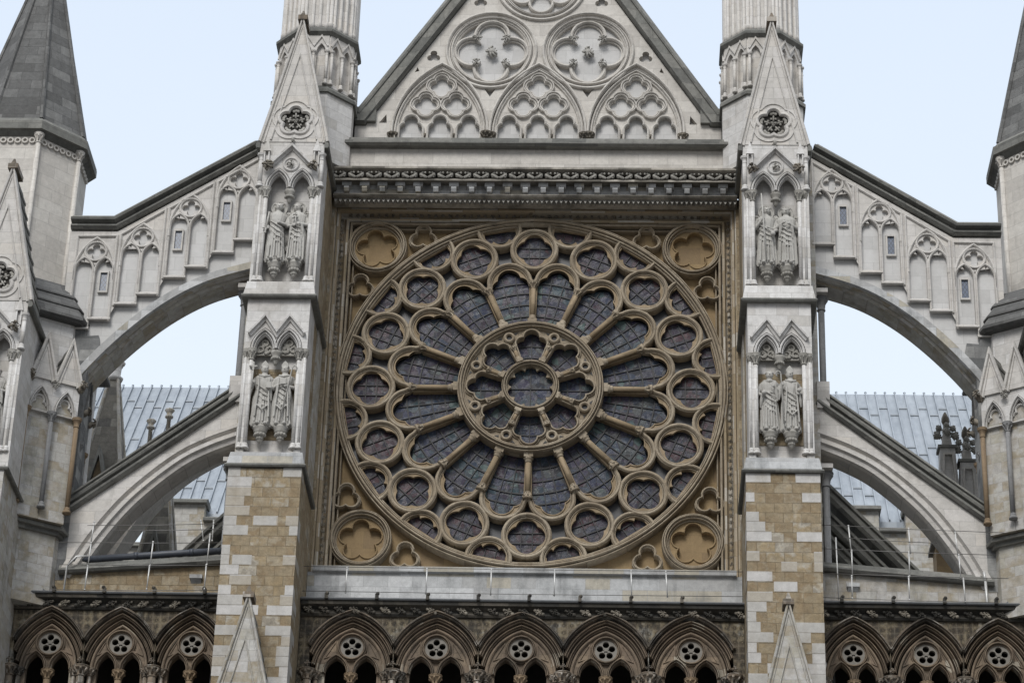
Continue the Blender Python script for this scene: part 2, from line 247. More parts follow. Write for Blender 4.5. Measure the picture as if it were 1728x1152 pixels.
# ------------------------------------------------------------------ mesh builder
XF = [None]
SG = [1]                      # +1 or -1: right-hand things are modelled, left-hand ones mirrored about the axis of the transept
class MB:
    def __init__(s): s.v = []; s.f = []; s.x = XF[0]; s.sm = []
    def add(s, vs, fs, smooth=False):
        o = len(s.v)
        if s.x is not None: vs = [tuple(s.x @ Vector(p)) for p in vs]
        s.v += vs; s.f += [tuple(i+o for i in f) for f in fs]; s.sm += [smooth]*len(fs)
    def box(s, x0, x1, y0, y1, z0, z1):
        s.add([(x0, y0, z0), (x1, y0, z0), (x1, y1, z0), (x0, y1, z0), (x0, y0, z1), (x1, y0, z1), (x1, y1, z1), (x0, y1, z1)],
              [(0, 1, 5, 4), (1, 2, 6, 5), (2, 3, 7, 6), (3, 0, 4, 7), (4, 5, 6, 7), (3, 2, 1, 0)])
    def prism(s, poly, y0, y1, holes=(), back=True, bev=0):
        loops = [poly]+list(holes)
        tri = tessellate_polygon([[Vector((p[0], p[1], 0)) for p in lp] for lp in loops])
        flat = [p for lp in loops for p in lp]; n = len(flat)
        fs = [tuple(t) for t in tri]
        if back: fs += [tuple(i+n for i in t) for t in tri]
        o = 0
        for lp in loops:
            m_ = len(lp)
            for i in range(m_): j = (i+1) % m_; fs.append((o+i, o+j, o+j+n, o+i+n))
            o += m_
        s.add([(p[0], y0, p[1]) for p in flat]+[(p[0], y1, p[1]) for p in flat], fs)
    def hprism(s, poly, z0, z1, poly2=None):      # plan polygon (x,y) lifted from z0 to z1, tapering to poly2
        n = len(poly); p2 = poly2 or poly
        s.add([(p[0], p[1], z0) for p in poly]+[(p[0], p[1], z1) for p in p2],
              [tuple(range(n))[::-1], tuple(range(n, 2*n))]+[(i, (i+1) % n, (i+1) % n+n, i+n) for i in range(n)])
    def xprism(s, poly, x0, x1):                  # (y,z) polygon
        n = len(poly)
        s.add([(x0, p[0], p[1]) for p in poly]+[(x1, p[0], p[1]) for p in poly],
              [tuple(range(n)), tuple(range(n, 2*n))[::-1]]+[(i, i+n, (i+1) % n+n, (i+1) % n) for i in range(n)])
    def sweep(s, path, prof, closed=False, smooth=False):
        """profile points (w, y): w across the path in the XZ plane, y absolute depth"""
        n = len(path); m_ = len(prof); vs = []
        for i in range(n):
            p = path[i]
            a = path[i-1] if (closed or i > 0) else None; b = path[(i+1) % n] if (closed or i < n-1) else None
            def nrm(q, r_):
                dx, dz = r_[0]-q[0], r_[1]-q[1]; L = hypot(dx, dz) or 1; return (-dz/L, dx/L)
            na = nrm(a, p) if a else None; nb = nrm(p, b) if b else None
            if na and nb:
                nx, nz = na[0]+nb[0], na[1]+nb[1]; L = hypot(nx, nz) or 1; nx /= L; nz /= L
                c = max(.4, nx*na[0]+nz*na[1]); nx /= c; nz /= c
            else: nx, nz = na or nb
            for (w_, y) in prof: vs.append((p[0]+nx*w_, y, p[1]+nz*w_))
        fs = []
        for i in range(n if closed else n-1):
            j = (i+1) % n
            for q in range(m_):
                r_ = (q+1) % m_; fs.append((i*m_+q, i*m_+r_, j*m_+r_, j*m_+q))
        if not closed: fs += [tuple(range(m_)), tuple(range((n-1)*m_, n*m_))]
        s.add(vs, fs, smooth)
    def lathe(s, prof, c, n=10, axis='Z', ph=0, smooth=True):
        vs = []; m_ = len(prof)
        for (r_, h) in prof:
            for i in range(n):
                a = 2*pi*i/n+ph; q = (r_*cos(a), r_*sin(a), h)
                if axis == 'Y': q = (q[0], h, q[1])
                vs.append((c[0]+q[0], c[1]+q[1], c[2]+q[2]))
        fs = [(k*n+i, k*n+(i+1) % n, (k+1)*n+(i+1) % n, (k+1)*n+i) for k in range(m_-1) for i in range(n)]
        fs += [tuple(range(n))[::-1], tuple(range((m_-1)*n, m_*n))]
        s.add(vs, fs, smooth)
    def tube(s, pts, rads, n=8, smooth=True):
        if isinstance(rads, (int, float)): rads = [rads]*len(pts)
        pts = [Vector(p) for p in pts]; vs = []; up = Vector((0, 0, 1))
        for i, p in enumerate(pts):
            d = (pts[min(i+1, len(pts)-1)]-pts[max(i-1, 0)]).normalized()
            a = d.cross(up if abs(d.z) < .9 else Vector((0, 1, 0))).normalized(); b = d.cross(a)
            for k in range(n): t = 2*pi*k/n; vs.append(tuple(p+(a*cos(t)+b*sin(t))*rads[i]))
        m_ = len(pts)
        fs = [(k*n+i, k*n+(i+1) % n, (k+1)*n+(i+1) % n, (k+1)*n+i) for k in range(m_-1) for i in range(n)]
        fs += [tuple(range(n))[::-1], tuple(range((m_-1)*n, m_*n))]
        s.add(vs, fs, smooth)
    def ball(s, c, r_, n=8, m_=5, smooth=True, rz=None, ry=None):
        ry = ry or r_; rz = rz or r_; vs = [(c[0], c[1], c[2]-rz)]
        for k in range(1, m_):
            t = -pi/2+pi*k/m_
            for i in range(n): a = 2*pi*i/n; vs.append((c[0]+r_*cos(t)*cos(a), c[1]+ry*cos(t)*sin(a), c[2]+rz*sin(t)))
        vs.append((c[0], c[1], c[2]+rz)); L = len(vs)-1
        fs = [(0, 1+(i+1) % n, 1+i) for i in range(n)]
        fs += [(1+k*n+i, 1+k*n+(i+1) % n, 1+(k+1)*n+(i+1) % n, 1+(k+1)*n+i) for k in range(m_-2) for i in range(n)]
        fs += [(1+(m_-2)*n+i, 1+(m_-2)*n+(i+1) % n, L) for i in range(n)]
        s.add(vs, fs, smooth)
    def leaf(s, c, r_, seed=0, k=7, flat=1.0):    # a knot of curled carved leaves
        q = random.Random(seed*31+5); k = max(4, min(k, 6)); a0 = q.uniform(0, 6)
        s.ball((c[0], c[1], c[2]), r_*.42, 6, 4, ry=r_*.4)
        for i in range(k):
            a = a0+2*pi*i/k+q.uniform(-.25, .25); L = r_*q.uniform(.85, 1.1); f = r_*.42*flat; tw = q.choice((-1, 1))*.5
            P_ = lambda d, y_, da: (c[0]+cos(a+da)*d*L, c[1]-y_, c[2]+sin(a+da)*d*L)
            s.tube([P_(.1, f*.9, 0), P_(.45, f*1.25, tw*.2), P_(.8, f*.7, tw*.5), P_(.95, f*.1, tw), P_(.7, f*.35, tw*1.7)], [r_*.12, r_*.17, r_*.20, r_*.15, r_*.09], 5)
            if r_ > .09:
                for e_ in (-.4, .4): s.ball(P_(.72, f*.7, e_), r_*.13, 5, 3)
        s.ball((c[0], c[1]-r_*.5*flat, c[2]), r_*.2, 6, 4)
    def build(s, name, mat, parent=None, keep=False):
        vs = s.v; fs = s.f; off = Vector(parent['_l']) if parent is not None and '_l' in parent else Vector((0, 0, 0))
        if SG[0] < 0 and not keep: vs = [(-p[0], p[1], p[2]) for p in vs]; fs = [f[::-1] for f in fs]
        if off.length: vs = [(p[0]-off.x, p[1]-off.y, p[2]-off.z) for p in vs]
        me = bpy.data.meshes.new(name); me.from_pydata(vs, [], fs)
        me.polygons.foreach_set('use_smooth', s.sm)
        me.materials.append(M[mat] if isinstance(mat, str) else mat); me.update()
        o = bpy.data.objects.new(name, me); COL.objects.link(o)
        if parent is not None: o.parent = parent; o['_l'] = (off.x, off.y, off.z)
        return o
def thing(name, label, cat, loc=(0, 0, 0), group=None):
    if SG[0] < 0: loc = (-loc[0], loc[1], loc[2])
    o = bpy.data.objects.new(name, None); COL.objects.link(o); o.location = loc; o['_l'] = tuple(loc); o.empty_display_size = .3
    o['label'] = label; o['category'] = cat
    if group: o['group'] = group
    return o
def tag(o, label, cat, group=None):
    o['label'] = label; o['category'] = cat
    if group: o['group'] = group
    return o
def rot_copy(o, ang, parent, loc=None):           # copy of a part (and its sub-parts) turned about the Y axis of the rose
    c = o.copy(); COL.objects.link(c); c.parent = parent
    if ang is not None: c.rotation_euler = (0, ang, 0)
    if loc is not None: c.location = loc
    for ch in list(o.children):
        d = ch.copy(); COL.objects.link(d); d.parent = c
    return c

# ------------------------------------------------------------------ 2-D outlines
def arc(cx, cz, r_, a0, a1, n=12): return [(cx+r_*cos(radians(a0+(a1-a0)*i/n)), cz+r_*sin(radians(a0+(a1-a0)*i/n))) for i in range(n+1)]
def circ(cx, cz, r_, n=32, a0=0): return [(cx+r_*cos(a0+2*pi*i/n), cz+r_*sin(a0+2*pi*i/n)) for i in range(n)]
def parch(cx, z0, a, h, n=9):                      # pointed arch, left springing to right springing
    R_ = (a*a+h*h)/(2*a); t = math.degrees(atan2(h, R_-a))
    L = arc(cx-a+R_, z0, R_, 180, 180-t, n); Rr = [(2*cx-x, z) for x, z in L[:-1]][::-1]
    return L+Rr
def clipx(pts, c, m_): return [p for p in pts if abs(p[0]-c) <= m_+1e-6]
def lancet(cx, zb, z0, a, h, n=9): return [(cx-a, zb)]+parch(cx, z0, a, h, n)+[(cx+a, zb)]
def foil(cx, cz, nf, d, r_, rot=90, n=8):          # multifoil outline
    be = pi/nf; sb = d*sin(be); r2 = max(r_, sb*1.02); t = d*cos(be)+sqrt(max(r2*r2-sb*sb, 0))
    px, pz = t*cos(be)-d, t*sin(be); ph = atan2(pz, px); pts = []
    for k in range(nf):
        a = radians(rot)+2*pi*k/nf
        for i in range(n+1):
            f = a-ph+2*ph*i/n; pts.append((cx+d*cos(a)+r2*cos(f), cz+d*sin(a)+r2*sin(f)))
    out_ = []
    for p in pts:
        if not out_ or hypot(p[0]-out_[-1][0], p[1]-out_[-1][1]) > 1e-4: out_.append(p)
    if hypot(out_[0][0]-out_[-1][0], out_[0][1]-out_[-1][1]) < 1e-4: out_.pop()
    return out_
def cusp(cx, zb, w_, zs, rs, zt, rt, n=7, wb=None):     # trefoil-headed light
    sx = w_-rs; d = hypot(sx, zt-zs); a_ = (d*d+rs*rs-rt*rt)/(2*d) if d else 0; h = sqrt(max(rs*rs-a_*a_, 0))
    ux, uz = sx/d, (zt-zs)/d                       # from left lobe centre to the top centre
    ix, iz = -sx+ux*a_-uz*h, zs+uz*a_+ux*h
    t1 = math.degrees(atan2(iz-zs, ix+sx)); t2 = math.degrees(atan2(iz-zt, ix))
    if t1 < 0: t1 += 360
    if t2 < 0: t2 += 360
    L = arc(-sx, zs, rs, 180, t1, n); T = arc(0, zt, rt, t2, 180-t2 if t2 <= 180 else 180-t2, 2*n)
    if t2 > 180: T = arc(0, zt, rt, t2, -(t2-180), 2*n)
    pts = [(-(wb or w_), zb)]+L+T[1:-1]+[(-x, z) for x, z in L[::-1]]+[((wb or w_), zb)]
    return [(cx+x, z) for x, z in pts]
def turn(pts, ang):                                # rotate outline about the origin
    c_, s_ = cos(ang), sin(ang); return [(x*c_-z*s_, x*s_+z*c_) for x, z in pts]
def bar(w_, yf, yb, e=.35):                        # moulded bar, broad roll between fillets
    return [(-w_, yb), (-w_, yf+w_*.9), (-w_*.62, yf+w_*.55), (-w_*.5, yf+w_*.2), (-w_*.18, yf), (w_*.18, yf), (w_*.5, yf+w_*.2), (w_*.62, yf+w_*.55), (w_, yf+w_*.9), (w_, yb)]
def bar3(w_, yf, yb):                              # three-order moulding: roll, hollow, roll, hollow, roll
    return [(-w_, yb), (-w_, yf+.10), (-.85*w_, yf+.05), (-.62*w_, yf+.05), (-.52*w_, yf+.11), (-.4*w_, yf+.10), (-.28*w_, yf+.01), (-.1*w_, yf-.01), (.1*w_, yf-.01), (.28*w_, yf+.01), (.4*w_, yf+.10), (.52*w_, yf+.11), (.62*w_, yf+.05), (.85*w_, yf+.05), (w_, yf+.10), (w_, yb)]
def oct_plan(cx, cy_, ap): 
    h = ap*math.tan(pi/8); return [(cx-h, cy_-ap), (cx+h, cy_-ap), (cx+ap, cy_-h), (cx+ap, cy_+h), (cx+h, cy_+ap), (cx-h, cy_+ap), (cx-ap, cy_+h), (cx-ap, cy_-h)]
def cap(b, x, y, z, r_, h=.2, leafy=True, n=10, seed=1):      # capital, z = top of the abacus
    b.lathe([(r_*.95, z-h), (r_*1.12, z-h*.97), (r_*1.12, z-h*.9), (r_*.98, z-h*.86), (r_*1.15, z-h*.5), (r_*1.6, z-h*.3), (r_*1.75, z-h*.26), (r_*1.85, z-h*.16), (r_*1.7, z-h*.12), (r_*1.95, z-h*.06), (r_*1.95, z)], (x, y, 0), n)
    if leafy:
        for i in range(7):
            a = 2*pi*i/7+seed; b.tube([(x+cos(a)*r_, y+sin(a)*r_, z-h*.85), (x+cos(a)*r_*1.25, y+sin(a)*r_*1.25, z-h*.5), (x+cos(a)*r_*1.85, y+sin(a)*r_*1.85, z-h*.32), (x+cos(a)*r_*1.8, y+sin(a)*r_*1.8, z-h*.5)], [r_*.2, r_*.3, r_*.3, r_*.12], 5)
def base(b, x, y, z, r_, h=.16, n=10):
    b.lathe([(r_*1.75, z), (r_*1.75, z+h*.25), (r_*1.5, z+h*.4), (r_*1.2, z+h*.55), (r_*1.35, z+h*.75), (r_*1.0, z+h)], (x, y, 0), n)
def shaft(b, x, y, z0, z1, r_, leafy=True, ch=.2, n=10, cr_=1.0):
    b.lathe([(r_, z0+.1), (r_, z1-ch+.02)], (x, y, 0), n); base(b, x, y, z0, r_, .16, n); cap(b, x, y, z1, r_*cr_, ch, leafy, n)

# ================================================================== GROUND, FAR ROOF
g = MB(); g.box(-400, 400, -400, 400, -36, -34.6); o = g.build('ground', 'ground'); o['kind'] = 'structure'
# nave roof far behind: sheets with standing seams
t = thing('nave_roof', 'pale blue-grey zinc roof with standing seams behind the flying buttresses', 'roof', (0, 24, 3))
r = MB(); ZR, YR, SL, RL = 13.22, 26.0, 1.22, 6.7
r.xprism([(YR, ZR), (YR-RL, ZR-RL*SL), (YR-RL, ZR-RL*SL-.3), (YR, ZR-.3)], -30, 30); r.build('roof_sheet', 'zinc', t, keep=True)
r = MB(); x = -29.7
while x < 30:
    if not -7 < x < 7:
        r.add([(x-.022, YR, ZR), (x+.022, YR, ZR), (x+.022, YR-RL, ZR-RL*SL), (x-.022, YR-RL, ZR-RL*SL), (x-.022, YR-.05, ZR+.07), (x+.022, YR-.05, ZR+.07), (x+.022, YR-RL-.05, ZR-RL*SL+.07), (x-.022, YR-RL-.05, ZR-RL*SL+.07)],
              [(0, 1, 5, 4), (4, 5, 6, 7), (0, 4, 7, 3), (1, 2, 6, 5), (2, 3, 7, 6)])
        r.ball((x, YR-.03, ZR+.05), .05, 6, 4)
    x += .62*.575
r.build('standing_seams', 'zinc', t, keep=True)
r = MB(); k_ = 0; x = -29.7
while x < 30:
    if not -7 < x < 7:
        k_ += 1; zz = ZR-1.0-(.45 if k_ % 2 else 0)
        while zz > ZR-8:
            yy = YR-(ZR-zz)/SL; r.box(x, x+.356, yy-.05, yy+.02, zz-.02, zz+.03); zz -= 2.6
    x += .3565
r.build('sheet_laps', 'zinc', t, keep=True)
# aisle parapets
for s, lab in ((1, 'right'), (-1, 'left')):
    SG[0] = 1
    t = thing('parapet', 'pale stone parapet wall with dark battlement copings seen under the %s lower flying buttress' % lab, 'parapet', (s*11.5, 19, -2))
    b = MB()
    xs = [(6, 10.9, 5.25), (10.9, 11.78, 4.45), (11.78, 16, 5.25)] if s > 0 else [(-16, -12.70, 3.6), (-12.70, -11.52, 5.2), (-11.52, -6, 4.55)]
    for x0, x1, z1 in xs: b.box(x0, x1, 18.9, 19.6, -6, z1)
    b.build('wall', 'patchpale', t, keep=True)
    for x0, x1, z1 in xs:
        c = MB(); e0 = .08
        c.xprism([(18.7, z1), (18.7, z1+.1), (18.85, z1+.16), (19, z1+.26), (19.7, z1+.26), (19.7, z1)], x0-e0*(z1 > 5), x1+e0*(z1 > 5)); c.build('coping', 'dark', t, keep=True)
    if s < 0: continue
# ================================================================== FACADE WALL (cornice, panel, sill)
t = thing('transept_wall', 'stone front wall around the great round window, with foliage cornice and stained sill', 'wall', (0, .5, -7))
b = MB(); b.box(-5.46, 5.46, .6, 1.6, -7, 8.2); b.box(-5.46, 5.46, -.7, .6, -7.1, -5.62); b.build('wall', 'sill', t)
b = MB(); b.xprism([(-.62, -5.66), (-.8, -5.62), (-.82, -5.5), (-.74, -5.46), (-.3, -5.34), (.5, -5.2), (.5, -5.66)], -5.32, 5.32); b.build('sill', 'sill', t)
b = MB()
for s in (-1, 1):
    path = [(5.06*s, -5.6), (5.06*s, 5.06)] if s > 0 else [(-5.06, -5.6), (-5.06, 5.06)]
path = [(-5.06, -5.55), (-5.06, 5.06), (5.06, 5.06), (5.06, -5.55)]
b.sweep(path, [(0, .5), (0, .06), (.02, .01), (.07, .01), (.09, .06), (.1, .13), (.14, .17), (.2, .15), (.23, .02), (.24, -.1), (.27, -.15), (.32, -.15), (.335, -.1), (.345, -.22), (.37, -.24), (.41, -.24), (.43, -.2), (.43, .5)])
b.build('frame_moulding', 'frame', t)
b = MB(); k_ = 0
for i in range(55):
    for s in (-1, 1): b.leaf((s*5.235, .03, -5.35+i*.193), .062, k_, 5); k_ += 1
b.build('flower_row', 'carvedark', t)
b = MB()
for i in range(53): b.leaf((-5.03+i*.1935, .03, 5.235), .058, i+9, 5)
b.build('flower_row', 'carvedark', t)
b = MB()
for s in (-1, 1): b.box(min(s*5.44, s*5.6), max(s*5.44, s*5.6), -.33, .6, -7, 5.6)
b.build('quoin_strip', 'patch', t)
b = MB(); b.xprism([(.55, 5.49), (-.42, 5.49), (-.42, 5.56), (-.36, 5.6), (-.36, 5.66), (.55, 5.66)], -5.46, 5.46); b.build('architrave', 'frame', t)
# heights below are those of the courses measured on the front
b = MB(); b.xprism([(-.3, 5.3), (-.52, 5.32), (-.56, 5.40), (-.72, 5.42), (-.76, 5.46), (-.72, 5.5), (-.6, 5.52), (-.3, 5.52)], -5.46, 5.46); b.build('string_course', 'sooty', t)
b = MB(); n = 84
for i in range(n):
    x = -5.4+i*(10.8/(n-1)); b.add([(x-.06, -.6, 5.40), (x+.06, -.6, 5.40), (x, -.66, 5.27), (x-.06, -.5, 5.40), (x+.06, -.5, 5.40), (x, -.5, 5.27)], [(0, 1, 2), (0, 2, 5, 3), (1, 4, 5, 2), (0, 3, 4, 1)])
b.build('zigzag_course', 'carve', t)
b = MB(); b.box(-5.46, 5.46, -.62, .6, 5.525, 5.84); b.build('frieze', 'sill', t)
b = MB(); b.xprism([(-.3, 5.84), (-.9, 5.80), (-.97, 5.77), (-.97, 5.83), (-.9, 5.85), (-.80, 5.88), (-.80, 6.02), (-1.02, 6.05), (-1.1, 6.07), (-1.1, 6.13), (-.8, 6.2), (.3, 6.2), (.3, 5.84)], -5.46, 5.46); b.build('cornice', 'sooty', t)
def foliage_block(x, y, z, sc, seed, mat, name='foliage_block'):
    b = MB(); q = random.Random(seed)
    for k in (-1, 1):
        b.sweep([(x+k*sc*(.17*sin(a*.5)+.015), z-sc*.085+sc*.17*(a/5)+.03*sin(a*1.3)) for a in (0, .7, 1.4, 2.1, 2.8, 3.5, 4.2, 5)], [(-.032*sc, y+.06), (-.028*sc, y-.03), (0, y-.055), (.028*sc, y-.03), (.032*sc, y+.06)])
        pts = [(x+k*sc*(.02+.16*sin(a*.55)*1.1), y-.03*sin(a), z-sc*.09+sc*.2*(a/4.2)*(1 if k > 0 else .9)) for a in (0, .8, 1.6, 2.4, 3.2, 4)]
        b.tube(pts, [.03*sc, .036*sc, .042*sc, .036*sc, .03*sc, .02*sc], 6)
        b.ball((x+k*sc*.165, y-.02, z-.055*sc), .03*sc, 6, 4); b.ball((x+k*sc*.06, y-.05, z+.05*sc), .034*sc, 6, 4)
    return b.build(name, mat, t)
for i in range(23): foliage_block(-5.33+i*.4845, -.97, 5.93, 1.0, i, 'carve')
cb = None
for i in range(22):
    x = -5.1+i*.4845
    b = MB(); b.box(x-.13, x+.13, -.84, -.6, 5.68, 5.795); b.xprism([(-.82, 5.68), (-.84, 5.62), (-.78, 5.54), (-.6, 5.52), (-.6, 5.68)], x-.07, x+.07); b.build('corbel', 'sill', t)
b = MB(); b.box(-5.46, 5.46, -.815, -.5, 5.862, 6.03); b.build('cornice_hollow_shade', 'black', t)  # black strip paints the shade in the gaps behind the leaves
b = MB(); b.box(-5.46, 5.46, -.7, .6, 6.2, 6.93); b.build('attic_band', 'gable', t)
b = MB(); b.xprism([(-.7, 6.93), (-.9, 6.92), (-.98, 6.97), (-.97, 7.06), (-.88, 7.1), (-.86, 7.2), (-.3, 7.46), (.2, 7.6), (.2, 6.93)], -5.46, 5.46); b.build('coping', 'dark', t)

# ================================================================== GABLE
t = thing('transept_gable', 'steep stone gable of blind tracery with dark copings above the cornice', 'gable', (0, .5, 7.5))
b = MB()
outl = [(-5.1, 7.5), (-5.1, 8.12), (-4.78, 8.12), (0, 15.72), (4.78, 8.12), (5.1, 8.12), (5.1, 7.5)]
CX = (-2.72, 0.0, 2.72)
holes = [lancet(cx, 7.56, 7.87, 1.2, 2.06) for cx in CX]+[circ(cx, 10.64, 1.07, 40) for cx in (-1.36, 1.36)]+[circ(0, 12.95, 1.05, 40)]
holes += [foil(s*2.98, 10.44, 3, .10, .10, 90, 6) for s in (-1, 1)]+[foil(s*1.72, 12.32, 3, .10, .10, 90, 6) for s in (-1, 1)]
def tri(x, z, r_, up_): return [(x-r_, z+(0 if up_ else r_)), (x+r_, z+(0 if up_ else r_)), (x, z+(r_*1.2 if up_ else -r_*.6))]
holes += [tri(s*1.36, 9.2, .16, False) for s in (-1, 1)]+[[(s*4.2, 8.22), (s*4.42, 8.22), (s*4.22, 8.5)] for s in (-1, 1)]
holes += [[(s*3.36, 9.95), (s*3.5, 9.9), (s*3.42, 10.08)] for s in (-1, 1)]
b.prism(outl, 0, .25, holes); b.build('wall', 'gable', t)
b = MB(); b.prism([(-5.1, 7.5), (-5.1, 8.1), (-4.76, 8.1), (0, 15.68), (4.76, 8.1), (5.1, 8.1), (5.1, 7.5)], .18, 1.0); b.build('backing', 'blank', t)
b = MB(); b.sweep([(-5.08, 8.14), (-4.79, 8.14), (0, 15.78), (4.79, 8.14), (5.08, 8.14)], [(0, .3), (0, -.12), (.04, -.2), (.1, -.2), (.12, -.14), (.3, -.12), (.31, -.16), (.36, -.18), (.5, -.02), (.5, 1.3), (0, 1.3)]); [b.xprism([(-.14, 8.2), (-.14, 8.66), (-.02, 8.74), (1.0, 8.76), (1.0, 8.2)], min(k*4.5, k*5.09), max(k*4.5, k*5.09)) for k in (-1, 1)]; b.build('coping', 'dark', t)
for cx in CX:
    b = MB(); b.sweep([(cx-1.24, 7.7)]+parch(cx, 7.87, 1.24, 2.11, 10)+[(cx+1.24, 7.7)], bar3(.075, -.05, .1)); b.sweep([(cx-1.335+.0, 7.9)]+[(x_, z_) for x_, z_ in parch(cx, 7.90, 1.33, 2.27, 10)][0:]+[(cx+1.335, 7.9)], bar(.035, -.10-.004*(cx+3), .1))
    a_ = b.build('arch_moulding', 'gable', t)
    b = MB(); hs = []
    for k in (-1, 0, 1): hs.append([(cx+k*.80+x, z) for x, z in cusp(0, 7.6, .31, 8.05, .16, 8.27, .19)])
    qs = [(cx-.42, 8.85), (cx+.42, 8.85), (cx, 9.46)]
    for q in qs: hs.append(foil(q[0], q[1], 4, .155, .155, 90, 7))
    b.prism(lancet(cx, 7.6, 7.87, 1.19, 2.04), .07, .17, hs); 
    for h_ in hs[:3]: b.sweep([(x, z) for x, z in h_], [(.0, .1), (.0, .0), (.03, -.03), (.06, .0), (.07, .1)])
    for q in qs: b.sweep(foil(q[0], q[1], 4, .175, .19, 90, 8), bar(.022, .0, .1), True); b.sweep(foil(q[0], q[1], 4, .185, .235, 90, 8), bar(.02, -.03, .1), True)
    b.build('panel_tracery', 'gable', t)
    for k in (-.4, .4): b = MB(); cap(b, cx+k, .08, 7.88, .055, .15, True, 8); b.build('capital', 'carvedark', t)
    for k in (-1.3, 1.3): b = MB(); cap(b, cx+k+(.04 if k*cx < 0 or cx == 0 else 0)*(1 if k > 0 else -1)*0, 0.01*k*cx, 7.88+.004*k, .09, .16, True, 10); b.build('capital', 'carvedark', t)
for cx, cz, rr in ((-1.36, 10.64, 1.07), (1.36, 10.64, 1.07), (0, 12.95, 1.08)):
    b = MB(); b.sweep(circ(cx, cz, rr+.04, 56), bar3(.07, -.05, .1), True); b.sweep(circ(cx, cz, rr+.19, 56), bar(.04, -.09-.003*cx, .1), True); b.sweep(circ(cx, cz, rr-.04, 56), [(-.03, .2), (-.03, .06), (.0, .03), (.03, .06), (.03, .2)], True)
    rg = b.build('roundel', 'gable', t)
    if cz < 12:
        b = MB(); b.sweep(foil(cx, cz, 4, .555, .47, 90, 16), bar(.045, .0, .2), True); b.sweep(foil(cx, cz, 4, .555, .40, 90, 14), [(-.02, .2), (-.02, .1), (.02, .1), (.02, .2)], True)
        b.build('quatrefoil', 'gable', rg)
        for k in range(4): a = pi/4+k*pi/2; b = MB(); b.leaf((cx+cos(a)*.58, .0, cz+sin(a)*.58), .14, k, 6); b.build('carved_boss', 'carve', rg)
        b = MB(); b.leaf((cx, .08, cz), .19, 3, 9); b.ball((cx, .06, cz), .12, 9, 6); b.build('carved_boss', 'carve', rg)
    else:
        b = MB()
        for k in range(6): a = pi/2+k*pi/3; b.sweep(circ(cx+cos(a)*.62, cz+sin(a)*.62, .33, 28), bar(.04, .03, .2), True)
        b.build('quatrefoil', 'gable', rg)

# ================================================================== ROSE WINDOW
t = thing('rose_window', 'great round rose window of sixteen petals with dark stained glass in ochre stone tracery', 'rose window')
rose = t
def spandrel():
    b = MB(); b.prism([(-5.07, -5.4), (-5.07, 5.07), (5.07, 5.07), (5.07, -5.4)], .36, .58, [circ(0, 0, 5.02, 96)]); b.build('spandrel_panel', 'panel', t)
    for sx in (-1, 1):
        for sz in (-1, 1):
            cx, cz = 4.27*sx, 4.3*sz-(.04 if sz < 0 else 0)
            b = MB(); b.sweep(circ(cx, cz, .735, 48), bar3(.075, .0, .37), True); b.sweep(circ(cx, cz, .635, 40), bar(.02, .14, .37), True); rg = b.build('corner_roundel', 'rose', t)
            b = MB(); n_ = 5; ro = 90 if sz < 0 else -54-(12*sx)
            b.prism(circ(cx, cz, .64, 40), .20, .37, [foil(cx, cz, n_, .345, .222, ro, 9)]); b.sweep(foil(cx, cz, n_, .345, .238, ro, 9), bar(.02, .16, .3), True); b.build('cinquefoil', 'panel', rg)
    b = MB(); b.sweep([(-5.0, -5.3), (-5.0, 5.0), (5.0, 5.0), (5.0, -5.3)], bar(.03, .02, .3)); b.sweep([(-4.9, -5.3), (-4.9, 4.9), (4.9, 4.9), (4.9, -5.3)], bar(.018, .16, .36)); b.build('border_moulding', 'rose', t)
    for x, z, ro in ((3.03, 4.62, 90), (4.67, 3.07, 90), (3.1, -4.8, -90), (4.7, -3.16, -90)):
        for sx in (-1, 1):
            b = MB(); cz = z
            b.prism(foil(sx*x, cz, 3, .19, .235, 90, 9), .14, .37, [foil(sx*x, cz, 3, .155, .17, 90, 9)]); b.sweep(foil(sx*x, cz, 3, .175, .205, 90, 9), bar(.022, .08, .3), True); b.build('trefoil', 'rose', t)
    return
spandrel()
b = MB(); b.sweep(circ(0, 0, 5.10, 128), bar3(.10, -.05, .5), True); b.sweep(circ(0, 0, 4.975, 128), bar(.022, .06, .5), True); b.build('outer_ring', 'rose', t)
b = MB(); b.prism(circ(0, 0, 5.04, 96), .34, .38); b.build('glazing', 'gap', t)
A = 2*pi/16
def iron(b, pts, r_=.011, y=.25):
    b.sweep(pts, [(-r_, y), (-r_, y-.02), (r_, y-.02), (r_, y)])
# --- one petal (pointing up), turned sixteen times
b = MB(); op = cusp(0, 1.92, .52, 3.10, .30, 3.36, .31, 9, .29)
outer = [(-.385, 1.88), (-.60, 3.12)]+arc(0, 3.25, .60, 180, 0, 16)[1:-1]+[(.60, 3.12), (.385, 1.88)]
b.prism(outer, .12, .22, [op[:]]); b.sweep(op, [(-.0, .2), (.0, .09), (.025, .09), (.035, .2)])
petal = b.build('petal_light', 'ochre', t)
b = MB(); b.sweep([(-.6, 3.14)]+arc(0, 3.25, .562, 180, 0, 18)+[(.6, 3.14)], bar(.05, 0, .4)); b.sweep([(-.52, 3.10)]+arc(0, 3.25, .49, 180, 0, 18)+[(.52, 3.10)], bar(.018, .07, .2)); b.build('arch_moulding', 'rose', petal)
b = MB(); b.prism([(-.3, 1.9), (-.53, 3.1), (-.3, 3.45), (0, 3.66), (.3, 3.45), (.53, 3.1), (.3, 1.9)], .26, .275); b.build('pane', 'glass', petal)
b = MB()
for rr in (2.27, 2.62, 2.97, 3.28):
    h_ = degrees_ = math.degrees(math.asin(min(.5, .2*rr-.1 if rr < 3.2 else .42)/rr)); iron(b, arc(0, 0, rr, 90+h_, 90-h_, 8), .016)
for k in (-1, 1): iron(b, [(k*.10, 1.95), (k*.185, 3.5)], .011)
